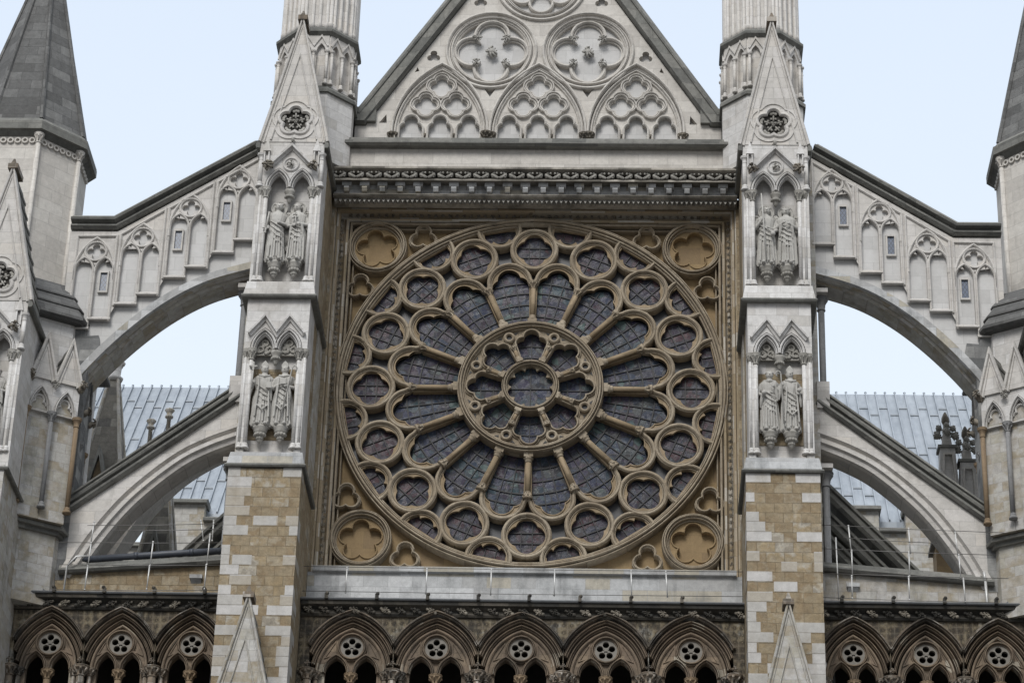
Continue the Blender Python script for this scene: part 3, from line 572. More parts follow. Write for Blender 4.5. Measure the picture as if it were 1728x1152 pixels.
b.build('glazing_bars', 'iron', petal)
petal.rotation_euler = (0, A/2, 0)
for i in range(1, 16): rot_copy(petal, A/2+A*i, t)
# --- spokes
b = MB(); b.lathe([(.072, 2.1), (.068, 3.05)], (0, .03, 0), 12); b.prism([(-.085, 1.95), (-.11, 3.1), (.11, 3.1), (.085, 1.95)], .10, .3); spoke = b.build('spoke', 'ochre', t)
b = MB(); cap(b, 0, .03, 3.2, .07, .2, True, 12); b.build('capital', 'rose', spoke)
b = MB(); base(b, 0, .03, 2.03, .072, .15, 12); b.box(-.12, .12, -.09, .2, 1.9, 2.035); b.build('base', 'rose', spoke)
for i in range(1, 16): rot_copy(spoke, A*i, t)
# --- roundels
b = MB(); b.sweep(circ(0, 4.22, .595, 40), bar(.055, 0, .44), True); b.sweep(circ(0, 4.22, .512, 36), bar(.02, .07, .44), True); rd = b.build('roundel', 'rose', t)
b = MB(); b.prism(circ(0, 4.22, .51, 36), .10, .20, [foil(0, 4.22, 4, .20, .288, 90, 10)]); b.build('quatrefoil', 'ochre', rd)
b = MB(); b.prism(circ(0, 4.22, .5, 28), .26, .275); b.build('pane', 'glassred', rd)
b = MB()
for k in (-.145, .145): iron(b, [(-.46, 4.22+k), (.46, 4.22+k)], .014); iron(b, [(k, 3.78), (k, 4.66)], .011)
b.build('glazing_bars', 'iron', rd)
for i in range(1, 16): rot_copy(rd, A*i, t)
# --- outer half roundels
b = MB(); b.sweep([(-.565, 4.99)]+arc(0, 4.95, .565, 180, 360, 20)+[(.565, 4.99)], bar(.048, .01, .44)); b.sweep(arc(0, 4.95, .49, 180, 360, 18), bar(.016, .08, .3)); hr = b.build('half_roundel', 'rose', t)
o2 = arc(0, 4.95, .49, 180, 360, 18)
b = MB(); f3 = [(-.43, 4.915), (-.43, 4.86)]+arc(-.22, 4.79, .21, 165, 258, 6)+arc(0, 4.74, .235, 205, 335, 8)+arc(.22, 4.79, .21, -78, 15, 6)+[(.43, 4.86), (.43, 4.915)]
b.prism([(-.49, 4.935)]+o2[1:-1]+[(.49, 4.935)], .12, .22, [f3]); b.build('trefoil', 'ochre', hr)
b = MB(); b.prism(o2, .26, .275); b.build('pane', 'glassred', hr)
b = MB(); iron(b, [(-.3, 4.62), (.3, 4.62)], .014); [iron(b, [(k, 4.5), (k, 4.9)], .011) for k in (-.14, .14)]; b.build('glazing_bars', 'iron', hr)
hr.rotation_euler = (0, A/2, 0)
for i in range(1, 16): rot_copy(hr, A/2+A*i, t)
# --- hub
b = MB(); b.sweep(circ(0, 0, 1.84, 96), bar3(.085, -.22, .5), True); b.sweep(circ(0, 0, 1.735, 96), bar(.02, -.08, .5), True); hub = b.build('hub_ring', 'rose', t)
b = MB(); b.sweep(circ(0, 0, .69, 64), bar3(.07, -.22, .4), True); b.prism(circ(0, 0, .66, 48), -.04, .05, [foil(0, 0, 10, .47, .155, 90, 5)]); b.build('inner_ring', 'rose', hub)
b = MB(); b.prism(circ(0, 0, .64, 40), .10, .12); b.build('pane', 'glass', hub)
b = MB(); iron(b, [(-.6, 0), (.6, 0)], .012, .09); iron(b, [(0, -.6), (0, .6)], .012, .09); b.build('glazing_bars', 'iron', hub)
lobe = cusp(0, .74, .425, 1.27, .20, 1.465, .225, 8, .245)
for i in range(8):
    an = -pi/4*i
    if i == 0:
        sec = [(-.30, .74), (-.66, 1.60)]+arc(0, 0, 1.74, 90+22.4, 90-22.4, 8)+[(.66, 1.60), (.30, .74)]
        sec = [(-.30, .72), (-.665, 1.605)]+arc(0, 0, 1.74, 111, 69, 8)+[(.665, 1.605), (.30, .72)]
        b = MB(); b.prism(sec, -.01, .2, [lobe]); b.sweep(lobe, bar(.022, -.12, .1)); b.sweep(cusp(0, .78, .47, 1.27, .245, 1.465, .27, 8, .27), bar(.016, -.06, .1)); hl = b.build('hub_lobe', 'rose', t)
        b = MB(); b.prism([(-.28, .72), (-.47, 1.15), (-.47, 1.40), (-.2, 1.72), (.2, 1.72), (.47, 1.40), (.47, 1.15), (.28, .72)], .19, .21); b.build('pane', 'glass', hl)
        b = MB(); [iron(b, arc(0, 0, rr, 105, 75, 6), .013, .185) for rr in (.98, 1.32)]; iron(b, [(0, .8), (0, 1.65)], .011, .185); b.build('glazing_bars', 'iron', hl)
        b = MB(); b.lathe([(.05, .8), (.048, 1.14)], (0, -.12, 0), 10); b.prism([(-.04, .74), (-.055, 1.2), (.055, 1.2), (.04, .74)], -.07, .2); hc = b.build('hub_column', 'ochre', t)
        b = MB(); cap(b, 0, -.12, 1.24, .05, .13, True, 10); b.build('capital', 'rose', hc)
        b = MB(); base(b, 0, -.12, .82, .055, .1, 10); b.box(-.09, .09, -.22, .1, .74, .825); b.build('base', 'rose', hc)
        b = MB(); b.sweep(circ(0, 1.555, .115, 20), bar(.04, -.14, .0), True); b.prism(circ(0, 1.555, .09, 16), -.04, -.03); hp = b.build('pierced_roundel', 'rose', t)
        b = MB(); b.prism(circ(0, 1.555, .088, 16), -.05, -.045); [b.prism([(k*.17, 1.66), (k*.30, 1.655), (k*.20, 1.60)], -.022, -.018) for k in (-1, 1)]; b.build('shade_opening', 'iron', hp)  # flat black pieces paint the dark of pierced holes, nothing is cut
        for o in (hc, hp): o.rotation_euler = (0, pi/8, 0)
    else:
        rot_copy(hl, an, t); rot_copy(hc, an+pi/8, t); rot_copy(hp, an+pi/8, t)

# ================================================================== BUTTRESS PIERS beside the rose
PX = 6.365
def niche(t, zb, zs, hb, y0, y1, x0, x1, z0, z1, apexes, cx=PX, two_gables=False, leafs=True):
    """sculpture niche: a recess with a pair of pointed arches, shafts, capitals and a central boss
       zb sill, zs springing, y0 front, y1 back, x0..x1 whole width, z0..z1 whole height"""
    a = .315; h = .55; ax = (cx-.31, cx+.31); L, R_ = ax[0]-a, ax[1]+a
    out_ = [(x0, z0), (x0, z1), (x1, z1), (x1, z0)]
    hole = [(L, zb)]+parch(ax[0], zs, a, h)+parch(ax[1], zs, a, h)[0:]+[(R_, zb)]
    hole = [(L, zb)]+parch(ax[0], zs, a-.003, h)+[(cx, zs-.02)]+parch(ax[1], zs, a-.003, h)+[(R_, zb)]
    return out_, hole, ax, a, h, L, R_
def niche_trim(t, zb, zs, y0, ax, a, h, L, R_, mat='white', boss=True, recess=.42):
    for c in ax:
        b = MB(); b.sweep(parch(c, zs, a-.02, h-.02, 10), bar3(.07, y0-.05, y0+.05)); b.sweep(parch(c, zs, a-.07, h-.1, 10), bar(.03, y0+.05, y0+.16)); b.build('arch_moulding', mat, t)
    for x, s in ((L-.0, -1), (R_+.0, 1)):
        b = MB(); b.lathe([(.055, zb+.2), (.055, zs-.26)], (x-.02*s, y0+.02, 0), 12); base(b, x-.02*s, y0+.02, zb+.10, .062, .16, 12); sh_ = b.build('shaft', mat, t)
        b = MB(); cap(b, x-.02*s, y0+.02, zs-.02, .072, .3, True, 12, 1); cap(b, x+.12*s, y0+.04, zs-.01, .055, .3, True, 10, 2); b.build('capital', 'carve', sh_)
        b = MB(); b.lathe([(.035, zb+.2), (.035, zs-.26)], (x+.12*s, y0-.0, 0), 10); base(b, x+.12*s, y0, zb+.10, .045, .16, 10); b.build('shaft', mat, t)
    if boss:
        b = MB(); cx = (ax[0]+ax[1])/2
        b.lathe([(.02, zs-.42), (.05, zs-.36), (.09, zs-.26), (.11, zs-.2), (.10, zs-.16), (.14, zs-.1), (.14, zs-.03), (.10, zs-.02), (.09, zs+.04)], (cx, y0+.12, 0), 10)
        for i in range(7): an = pi+pi*i/6; b.ball((cx+cos(an)*.10, y0+.12+sin(an)*.10, zs-.24), .042, 6, 4)
        b.build('carved_boss', 'carve', t)
def bracket(t, x, y, z, r_=.175):
    b = MB(); b.lathe([(.02, z-.44), (.06, z-.38), (.09, z-.3), (r_*.8, z-.16), (r_*1.0, z-.12), (r_*.9, z-.09), (r_*1.15, z-.05), (r_*1.12, z), (.05, z+.001)], (x, y, 0), 12)
    for i in range(6): an = pi+pi*i/5; b.ball((x+cos(an)*r_*.68, y+sin(an)*r_*.68, z-.22), .05, 6, 4); b.ball((x+cos(an)*r_*.4, y+sin(an)*r_*.4, z-.32), .035, 6, 4)
    b.build('bracket', 'carve', t)
def ledge(b, x0, x1, y0, y1, z0, zt, yb, top_=False):
    """projecting weathered offset round the front and both sides of a pier (front y0, back yb)"""
    prof = [(0, 0), (-.11, 0.0), (-.14, .04), (-.12, .08), (-.07, .10), (.05, .12), (.05, 0)] if not top_ else [(0, .101), (-.085, .102), (-.02, zt-z0), (.05, zt-z0), (.05, .101)]
    # front run and two returns, mitred, as one tube of sections
    secs = []
    for (px, py, dx, dy) in ((x0, yb, -1, 0), (x0, y0, -1, -1), (x1, y0, 1, -1), (x1, yb, 1, 0)):
        secs.append([(px-dx*w_, py-dy*w_, z0+h_) for w_, h_ in prof])
    n = len(prof); vs = [v for s_ in secs for v in s_]
    fs = [(i*n+q, i*n+(q+1) % n, (i+1)*n+(q+1) % n, (i+1)*n+q) for i in range(3) for q in range(n)]
    fs += [tuple(range(n)), tuple(range(3*n, 4*n))]
    b.add(vs, fs)
def gablet(t, cx, y0, zb, hw, zt, yb, mat='pale', carve_z=None, fin=True, cd=.2):
    """steep gable front with coping, roof slopes behind and a finial stub"""
    b = MB()
    tri_ = [(cx-hw+.06, zb), (cx-hw+.06, zb+.02), (cx, zt-.2), (cx+hw-.06, zb+.02), (cx+hw-.06, zb)]
    hs = [foil(cx, carve_z, 5, .25, .19, 90, 8)] if carve_z else []
    b.prism(tri_, y0, y0+.16, hs); b.build('gable_face', mat, t)
    b = MB(); b.prism([(cx+(p[0]-cx)*.93, p[1]-(.1 if p[1] > zb+.1 else 0)) for p in tri_], y0+.12, yb-.02); b.build('gable_core', mat, t)
    b = MB(); b.sweep([(cx-hw-.02, zb), (cx, zt), (cx+hw+.02, zb)], [(-.17, y0+.02), (-.15, y0-.03), (-.12, y0-.03), (-.10, y0+.015), (-.085, y0+.015), (-.06, y0-.06), (.0, y0-.075), (.02, y0-.03), (.02, y0+cd), (-.17, y0+cd)]); b.build('gable_coping', mat, t)
    if hw > .6: b = MB(); q_ = .30; b.sweep([(cx-hw+q_, zb+.06), (cx, zt-q_*(zt-zb)/hw+.06), (cx+hw-q_, zb+.06)], bar(.028, y0-.045, y0+.03)); b.build('inner_moulding', mat, t)
    b = MB(); b.sweep([(cx-hw+.0, zb), (cx, zt-.06), (cx+hw-.0, zb)], [(-.16, y0+cd), (-.02, y0+cd), (-.02, yb), (-.16, yb)])
    n_ = max(3, int((zt-zb)/.42))
    for k in range(1, n_):                        # slabs overlapping down the slope
        f = k/n_
        for s_ in (-1, 1):
            x_ = cx+s_*hw*(1-f); z_ = zb+(zt-zb)*f; b.box(min(x_, x_+.016*s_), max(x_, x_+.016*s_), y0+cd, yb-.004*k, z_-.06, z_+.02)
    b.build('gable_roof', 'dark', t)
    if carve_z:
        b = MB(); b.sweep(foil(cx, carve_z, 5, .25, .225, 90, 10), [(-.05, y0+.12), (-.04, y0-.01), (-.01, y0-.05), (.04, y0-.06), (.07, y0-.02), (.08, y0+.02)], True); b.sweep(foil(cx, carve_z, 5, .25, .36, 90, 10), [(-.03, y0+.03), (-.02, y0-.03), (.02, y0-.03), (.03, y0+.03)], True)
        b.build('cinquefoil_frame', mat, t)
        b = MB(); b.prism(circ(cx, carve_z, .5, 24), y0+.098, y0+.11); b.build('recess', 'soot', t)  # dark disc paints the shade inside the cinquefoil
        b = MB(); b.leaf((cx, y0+.05, carve_z), .09, 1, 6)
        for k in range(5):
            an = pi/2+2*pi*k/5; ux, uz = cos(an), sin(an)
            b.tube([(cx+ux*.08, y0+.08, carve_z+uz*.08), (cx+ux*.26, y0+.04, carve_z+uz*.26)], [.03, .022], 6)
            for q in (-1, 0, 1):
                a2 = an+q*.62; b.ball((cx+ux*.24+cos(a2)*.10, y0+.05, carve_z+uz*.24+sin(a2)*.10), .052, 7, 5, ry=.03)
            for q in (-1, 1): a2 = an+q*1.2; b.ball((cx+ux*.15+cos(a2)*.06, y0+.06, carve_z+uz*.15+sin(a2)*.06), .036, 6, 4, ry=.025)
        b.build('carved_foliage', 'carve', t)
    if fin:
        b = MB(); b.hprism([(cx-.13, y0-.10), (cx+.13, y0-.10), (cx+.13, yb-.7 if yb-y0 > 1 else yb), (cx-.13, yb-.7 if yb-y0 > 1 else yb)], zt-.16, zt-.02); b.hprism([(cx-.07, y0-.08), (cx+.07, y0-.08), (cx+.07, y0+.1), (cx-.07, y0+.1)], zt-.02, zt+.16, [(cx-.02, y0-.02), (cx+.02, y0-.02), (cx+.02, y0+.04), (cx-.02, y0+.04)])
        b.build('finial', 'hood', t)
def upper_stage(t):
    # stage with the angels
    out_, hole, ax, a, h, L, R_ = niche(t, 1.46, 4.4, 0, -2.8, -2.4, 5.52, 7.22, 1.1, 5.8, None)
    b = MB(); b.prism(out_, -2.8, -2.42, [hole]); b.box(5.521, 7.219, -2.42, .5, 1.1, 5.8); b.build('upper_body', 'white', t)
    niche_trim(t, 1.46, 4.4, -2.8, ax, a, h, L, R_)
    b = MB(); b.xprism([(-2.82, 1.3), (-2.82, 1.44), (-2.42, 1.6), (-2.42, 1.3)], L+.02, R_-.02); b.build('niche_sill', 'white', t)
    b = MB(); b.sweep([(PX-.56, 5.0), (PX, 5.62), (PX+.56, 5.0)], [(-.05, -2.78), (-.05, -2.84), (-.01, -2.86), (.0, -2.95), (.05, -2.96), (.06, -2.78)]); b.build('gabled_hood', 'white', t)
    b = MB(); b.sweep(circ(PX, 5.1, .19, 24), bar(.035, -2.85, -2.78), True); b.prism(circ(PX, 5.1, .17, 20), -2.815, -2.805); b.build('roundel', 'white', t)
    b = MB(); b.leaf((PX, -2.85, 5.1), .12, 4, 4); b.build('carved_flower', 'carve', t)
    for k in (-1, 1):
        b = MB(); b.leaf((PX+k*.61, -2.94, 4.98), .17, 7+k, 9, 1.3); b.build('head_stop', 'carvedark', t)
        b = MB(); xx = PX+k*.66; b.box(xx-.075, xx-.04, -2.88, -2.79, 5.08, 5.50); b.box(xx+.04, xx+.075, -2.88, -2.79, 5.08, 5.50); b.add([(xx-.10, -2.90, 5.48), (xx+.10, -2.90, 5.48), (xx, -2.84, 5.90), (xx-.10, -2.79, 5.48), (xx+.10, -2.79, 5.48), (xx, -2.79, 5.90)], [(0, 1, 2), (0, 2, 5, 3), (1, 4, 5, 2), (0, 3, 4, 1)]); b.build('pinnacle', 'white', t)
        b = MB(); xx = PX+k*.80; shaft(b, xx, -2.8, 4.4, 5.42, .06, False, .2, 10); b.build('shaft', 'white', t)
    b = MB(); b.leaf((PX, -2.9, 5.75), .07, 2, 4, 1.2); b.ball((PX, -2.88, 5.84), .045, 6, 5, rz=.07); b.build('finial', 'carve', t)
    for c in (PX-.26, PX+.26): bracket(t, c, -2.66, 2.18)
    for k in (-1, 1):
        b = MB(); e_ = PX+k*.86
        pf = [(0, 5.6), (.09, 5.6), (.12, 5.66), (.10, 5.74), (.02, 5.84), (0, 5.84)]
        vs = [(e_+k*p_, y_, z_) for y_ in (-2.86, -.5) for p_, z_ in pf]; n_ = len(pf)
        b.add(vs, [tuple(range(n_)), tuple(range(n_, 2*n_))]+[(i, (i+1) % n_, (i+1) % n_+n_, i+n_) for i in range(n_)]); b.build('eaves', 'dark', t)
    gablet(t, 6.345, -2.82, 5.8, .91, 9.83, -1.5, 'pale', 6.47)
def pier(s):
    SG[0] = s; side = 'right' if s > 0 else 'left'
    t = thing('buttress_pier', 'tall stone buttress pier with statue niches standing %s of the rose window' % side, 'buttress', (PX, -1.5, -34.6), 'buttress piers flanking the rose window')
    b = MB(); b.box(5.47, 7.28, -3.2, .6, -34.6, -3.95); b.build('lower_body', 'patch', t)
    b = MB(); q = random.Random(11+s)
    z_ = -12.3
    while z_ < -4.1:
        for k in (-1, 1):
            if q.random() < .5:
                w_ = q.choice((.2, .3, .45, .6)); d_ = q.choice((.3, .5, .8)); e_ = 5.47 if k < 0 else 7.28
                x0_, x1_ = (e_-.006, e_+w_) if k < 0 else (e_-w_, e_+.006)
                b = MB(); b.box(x0_, x1_, -3.206, -3.2+d_, z_+.004, z_+.258); b.build('quoin_stone', 'quoin', t)
        if q.random() < .22: x0_ = q.uniform(5.9, 6.6); b = MB(); b.box(x0_, x0_+q.uniform(.3, .6), -3.205, -3.1, z_+.004, z_+.258); b.build('quoin_stone', 'quoin', t)
        z_ += .262
    b = MB(); b.box(5.52, 7.46, -1.35, 1.2, -34.6, 5.4); b.build('flank', 'patchpale', t)
    b = MB(); ledge(b, 5.50, 7.25, -3.17, 0, -3.93, -3.58, -.75); b.build('offset', 'dark', t); b = MB(); ledge(b, 5.50, 7.25, -3.17, 0, -3.93, -3.50, -.75, True); b.build('weathering', 'sill', t)
    b = MB(); ledge(b, 5.54, 7.21, -3.04, 0, .93, 1.28, -.35); b.build('offset', 'dark', t); b = MB(); ledge(b, 5.54, 7.21, -3.04, 0, .93, 1.42, -.35, True); b.build('weathering', 'white', t)
    for z0, z1, xx in ((-3.4, .85, 5.562), (1.5, 5.5, 5.512)): b = MB(); b.box(xx, xx+.1, -1.9, -.2, z0, z1); b.build('inner_flank', 'patch', t)
    # stage with the bishops
    out_, hole, ax, a, h, L, R_ = niche(t, -3.42, -.5, 0, -3.0, -2.6, 5.57, 7.18, -3.95, 1.1, None)
    b = MB(); b.prism(out_, -3.0, -2.62, [hole]); b.box(5.571, 7.179, -2.62, .6, -3.95, 1.1); b.build('middle_body', 'white', t)
    b = MB(); b.box(L+.001, R_-.001, -2.64, -2.61, -2.9, -.9); b.build('niche_back', 'patch', t)
    niche_trim(t, -3.42, -.5, -3.0, ax, a, h, L, R_)
    b = MB(); b.xprism([(-3.02, -3.55), (-3.02, -3.42), (-2.62, -3.26), (-2.62, -3.55)], L+.02, R_-.02); b.build('niche_sill', 'white', t)
    b = MB(); b.sweep([(L-.07, -.12), (ax[0], .37), (PX, -.11), (ax[1], .37), (R_+.07, -.12)], [(-.05, -2.98), (-.05, -3.05), (.0, -3.07), (.01, -3.14), (.05, -3.15), (.06, -2.98)]); b.build('gabled_hood', 'white', t)
    for c in ax:                                   # carved tympanum
        b = MB(); b.prism([(c-.27, -.58)]+parch(c, -.5, .27, .42)+[(c+.27, -.58)], -2.78, -2.70); 
        q = random.Random(int(c*100)+s)
        for k in range(11):
            an = q.uniform(0, pi); rr = q.uniform(.04, .2); b.ball((c+cos(an)*rr, -2.80, -.52+sin(an)*rr*1.35), q.uniform(.035, .06), 6, 4, ry=.03)
        for k in (-1, 1): b.sweep(circ(c+k*.11, -.42, .075, 12), [(-.02, -2.75), (-.02, -2.82), (.02, -2.82), (.02, -2.75)], True)
        b.sweep(circ(c, -.24, .075, 12), [(-.02, -2.75), (-.02, -2.82), (.02, -2.82), (.02, -2.75)], True)
        b.build('carved_tympanum', 'carve', t)
    for c in (PX-.26, PX+.26): bracket(t, c, -2.86, -2.66)
    upper_stage(t)
    gablet(t, 6.37, -4.3, -12.5, 1.165, -7.72, -3.22, 'patchpale')
    # impost shafts on the outer flank
    for z0, z1 in ((-34, -2.75), (-1.9, 2.35)):
        b = MB(); shaft(b, 7.62, -.75, z0, z1, .085, False, .4, 12, 1.2); b.build('impost_shaft', 'grey', t)
        b = MB(); b.box(7.44, 7.78, -1.1, -.4, z1, z1+.12); b.build('impost', 'pale', t)
    SG[0] = 1
for s in (1, -1): pier(s)

# ================================================================== upper turrets behind the pier gables
def upper_turret(s):
    SG[0] = s; side = 'right' if s > 0 else 'left'
    cx, cy_ = 6.18, -.38
    t = thing('panelled_turret', 'pale eight sided stone turret with small shafted arcade rising behind the %s pier gable' % side, 'turret', (cx, cy_, 5.4), 'upper turrets flanking the gable')
    b = MB(); b.hprism(oct_plan(cx, cy_, 1.10), 6.15, 8.28); b.box(5.08, 7.28, cy_, .5, 6.15, 8.28); b.build('base', 'white', t)
    b = MB(); b.hprism(oct_plan(cx, cy_, 1.17), 8.24, 8.34); b.hprism(oct_plan(cx, cy_, 1.17), 8.34, 8.55, oct_plan(cx, cy_, 1.0)); b.build('collar', 'dark', t)
    b = MB(); b.hprism(oct_plan(cx, cy_, .93), 8.4, 17.5); b.build('core', 'pale', t)
    b = MB(); b.hprism(oct_plan(cx, cy_, 1.06), 10.16, 10.24, oct_plan(cx, cy_, 1.15)); b.hprism(oct_plan(cx, cy_, 1.15), 10.24, 10.32); b.hprism(oct_plan(cx, cy_, 1.15), 10.32, 10.5, oct_plan(cx, cy_, 1.0)); b.build('collar', 'dark', t)
    ap = .985; hw = ap*math.tan(pi/8)
    for k in range(8):
        an = k*pi/4
        if k in (3, 4, 5): continue
        m = Matrix.Translation((cx, cy_, 0)) @ Matrix.Rotation(an, 4, 'Z') @ Matrix.Translation((0, -ap, 0))
        b = MB(); b.x = m
        pl = [(-hw, 8.5), (-hw, 10.2), (hw, 10.2), (hw, 8.5)]
        hs = [lancet(c, 8.62, 9.62, .13, .28, 5) for c in (-.2, .2)]
        b.prism(pl, -.06, .06, hs); 
        b.sweep([(-.38, 9.8), (-.2, 10.14), (0, 9.82), (.2, 10.14), (.38, 9.8)], [(-.02, -.05), (-.02, -.1), (.02, -.1), (.02, -.05)])
        b.build('arcade_panel', 'pale', t)
        for c in (-.38, 0, .38):
            b = MB(); b.x = m; shaft(b, c*.97, -.1, 8.52, 9.62, .042, False, .16, 8); b.build('shaft', 'pale', t)
        b = MB(); b.x = m
        for c in (-.3, -.1, .1, .3): b.lathe([(.075, 10.4), (.07, 10.55), (.05, 10.6), (.045, 17.4)], (c, -.02, 0), 8)
        b.box(-hw, hw, -.0, .05, 10.4, 17.4)
        b.build('fluted_panel', 'pale', t)
        m2 = Matrix.Translation((cx, cy_, 0)) @ Matrix.Rotation(an+pi/8, 4, 'Z') @ Matrix.Translation((0, -ap/cos(pi/8), 0))
        b = MB(); b.x = m2; b.lathe([(.085, 8.5), (.08, 8.62), (.055, 8.66), (.055, 10.18)], (0, .02, 0), 8); b.lathe([(.09, 10.42), (.085, 10.6), (.06, 10.64), (.06, 17.4)], (0, .02, 0), 8); b.build('angle_shaft', 'pale', t)
    SG[0] = 1
for s in (1, -1): upper_turret(s)

# ================================================================== FLYING BUTTRESSES
def spline(pts, n=8):
    out_ = []
    for i in range(len(pts)-1):
        p0 = pts[max(i-1, 0)]; p1 = pts[i]; p2 = pts[i+1]; p3 = pts[min(i+2, len(pts)-1)]
        for k in range(n):
            u = k/n; out_.append(tuple(.5*((2*p1[j])+(-p0[j]+p2[j])*u+(2*p0[j]-5*p1[j]+4*p2[j]-p3[j])*u*u+(-p0[j]+3*p1[j]-3*p2[j]+p3[j])*u**3) for j in (0, 1)))
    return out_+[pts[-1]]
def upper_flyer(s):
    SG[0] = s; side = 'right' if s > 0 else 'left'
    t = thing('flying_buttress', 'upper %s flying buttress, pale stone with four bays of blind tracery under a dark coping' % side, 'flying buttress', (9.5, -.8, 0), 'flying buttresses')
    ex = spline([(7.40, 2.97), (8.62, 2.55), (9.64, 1.93), (10.6, 1.06), (11.5, .0), (12.3, -1.2)])
    top = [(12.35, 3.9), (11.1, 3.9), (7.35, 6.40)]
    body = ex+top
    bays = [(7.96, 5.96, 3.71, 3.32, 7.42, 8.54, (0, 1)), (9.19, 5.06, 2.87, 2.55, 8.60, 9.78, (0, 1)), (10.41, 4.13, 2.03, 1.73, 9.84, 11.01, None), (11.62, 3.69, 1.27, .98, 11.07, 12.17, (1, 0))]
    yF = -1.3; hs = []; q_ = []
    for cx, za, zi, zo, xl, xr, win in bays:
        zsp = za-1.0
        for k, zb in ((-1, zi), (1, zo)): hs.append(lancet(cx+k*.275, zb, zsp, .225, .36, 7))
        hs.append(foil(cx, za-.42, 4, .14, .10, 90, 7)); q_.append((cx, za))
        hs.append(tri(cx, za-.80, .05, False)); hs.append([(cx-.40, za-.72), (cx-.28, za-.74), (cx-.36, za-.60)]); hs.append([(cx+.40, za-.72), (cx+.28, za-.74), (cx+.36, za-.60)])
    b = MB(); b.prism(body, yF, yF+.13, hs, back=False); b.build('traceried_face', 'pale', t)
    b = MB(); b.prism(body, yF+.11, -.35); b.build('wall', 'blank', t)
    zk = 4.10
    for cx, za, zi, zo, xl, xr, win in bays:
        zsp = za-1.0
        b = MB(); b.sweep([(cx-.53, zi-.2 if False else zsp-.3)]+parch(cx, zsp, .53, 1.0, 9)+[(cx+.53, zsp-.3)], bar(.04, yF-.06, yF+.02)); b.build('bay_arch', 'pale', t)
        for k, zb in ((-1, zi), (1, zo)):
            b = MB(); b.sweep([(cx+k*.275-.255, zb)]+parch(cx+k*.275, zsp, .255, .40, 8)+[(cx+k*.275+.255, zb)], bar(.03, yF-.045, yF+.02)); b.xprism([(yF-.07, zb-.07), (yF-.07, zb-.03), (yF+.05, zb+.06), (yF+.05, zb-.07)], cx+k*.275-.30, cx+k*.275+.30); b.build('lancet', 'pale', t)
        b = MB(); b.sweep(circ(cx, za-.42, .285, 24), bar(.03, yF-.05, yF+.02), True); b.build('quatrefoil_roundel', 'pale', t)
        # slanting frame of the bay
        zl = lambda x: (6.62-(x-7.42)*(6.62-4.15)/(11.1-7.42)) if x < 11.1 else 4.15
        b = MB(); b.sweep([(xl+.02, zi-.1), (xl+.02, zl(xl)-.42), (xr-.02, zl(xr)-.42), (xr-.02, zo-.1)], bar(.035, yF-.06, yF+.02)); b.build('bay_frame', 'pale', t)
        if win:
            k = -1 if win[0] == 1 and cx > 11 else 1
            wx = cx+k*.275; wz = za-1.37 if cx < 11 else za-1.30
            b = MB(); b.prism([(wx-.13, wz-.33), (wx-.13, wz+.33), (wx+.13, wz+.33), (wx+.13, wz-.33)], yF+.03, yF+.12, [[(wx-.09, wz-.28), (wx-.09, wz+.27), (wx+.09, wz+.27), (wx+.09, wz-.28)]]); wd = b.build('slit_window', 'pale', t)
            b = MB(); b.box(wx-.1, wx+.1, yF+.085, yF+.095, wz-.3, wz+.3); b.build('pane', 'leaded', wd)
    b = MB(); b.sweep([(7.38, 6.45), (11.12, 3.97), (12.36, 3.97)], [(-.02, -1.28), (-.02, -1.36), (.04, -1.44), (.07, -1.44), (.09, -1.38), (.12, -1.38), (.16, -1.34), (.20, -1.50), (.26, -1.52), (.28, -1.42), (.42, -1.3), (.46, -1.1), (.46, -.55), (.2, -.25), (-.02, -.3)]); b.build('coping', 'dark', t)
    ring = spline([(7.40, 2.90), (8.62, 2.48), (9.64, 1.86), (10.6, .99), (11.5, -.07), (12.3, -1.27)])
    b = MB(); b.sweep(ring, [(.1, -1.2), (.1, -1.34), (-.10, -1.34), (-.12, -1.28), (-.12, -1.2)]); b.build('voussoir_ring', 'sill', t)
    b = MB(); b.sweep(ring, [(-.0, -1.26), (-.12, -1.24), (-.16, -1.14), (-.16, -1.06), (-.21, -1.0), (-.21, -.3), (0, -.28)]); b.build('soffit', 'patchpale', t)
    b = MB(); b.prism([(11.5, -6.2), (11.5, -.12), (11.22, .35), (11.30, .75), (11.62, .72), (11.66, .93), (12.45, .9), (12.45, -6.2)], -1.306, -.31); b.build('abutment', 'stained', t)
    SG[0] = 1
for s in (1, -1): upper_flyer(s)
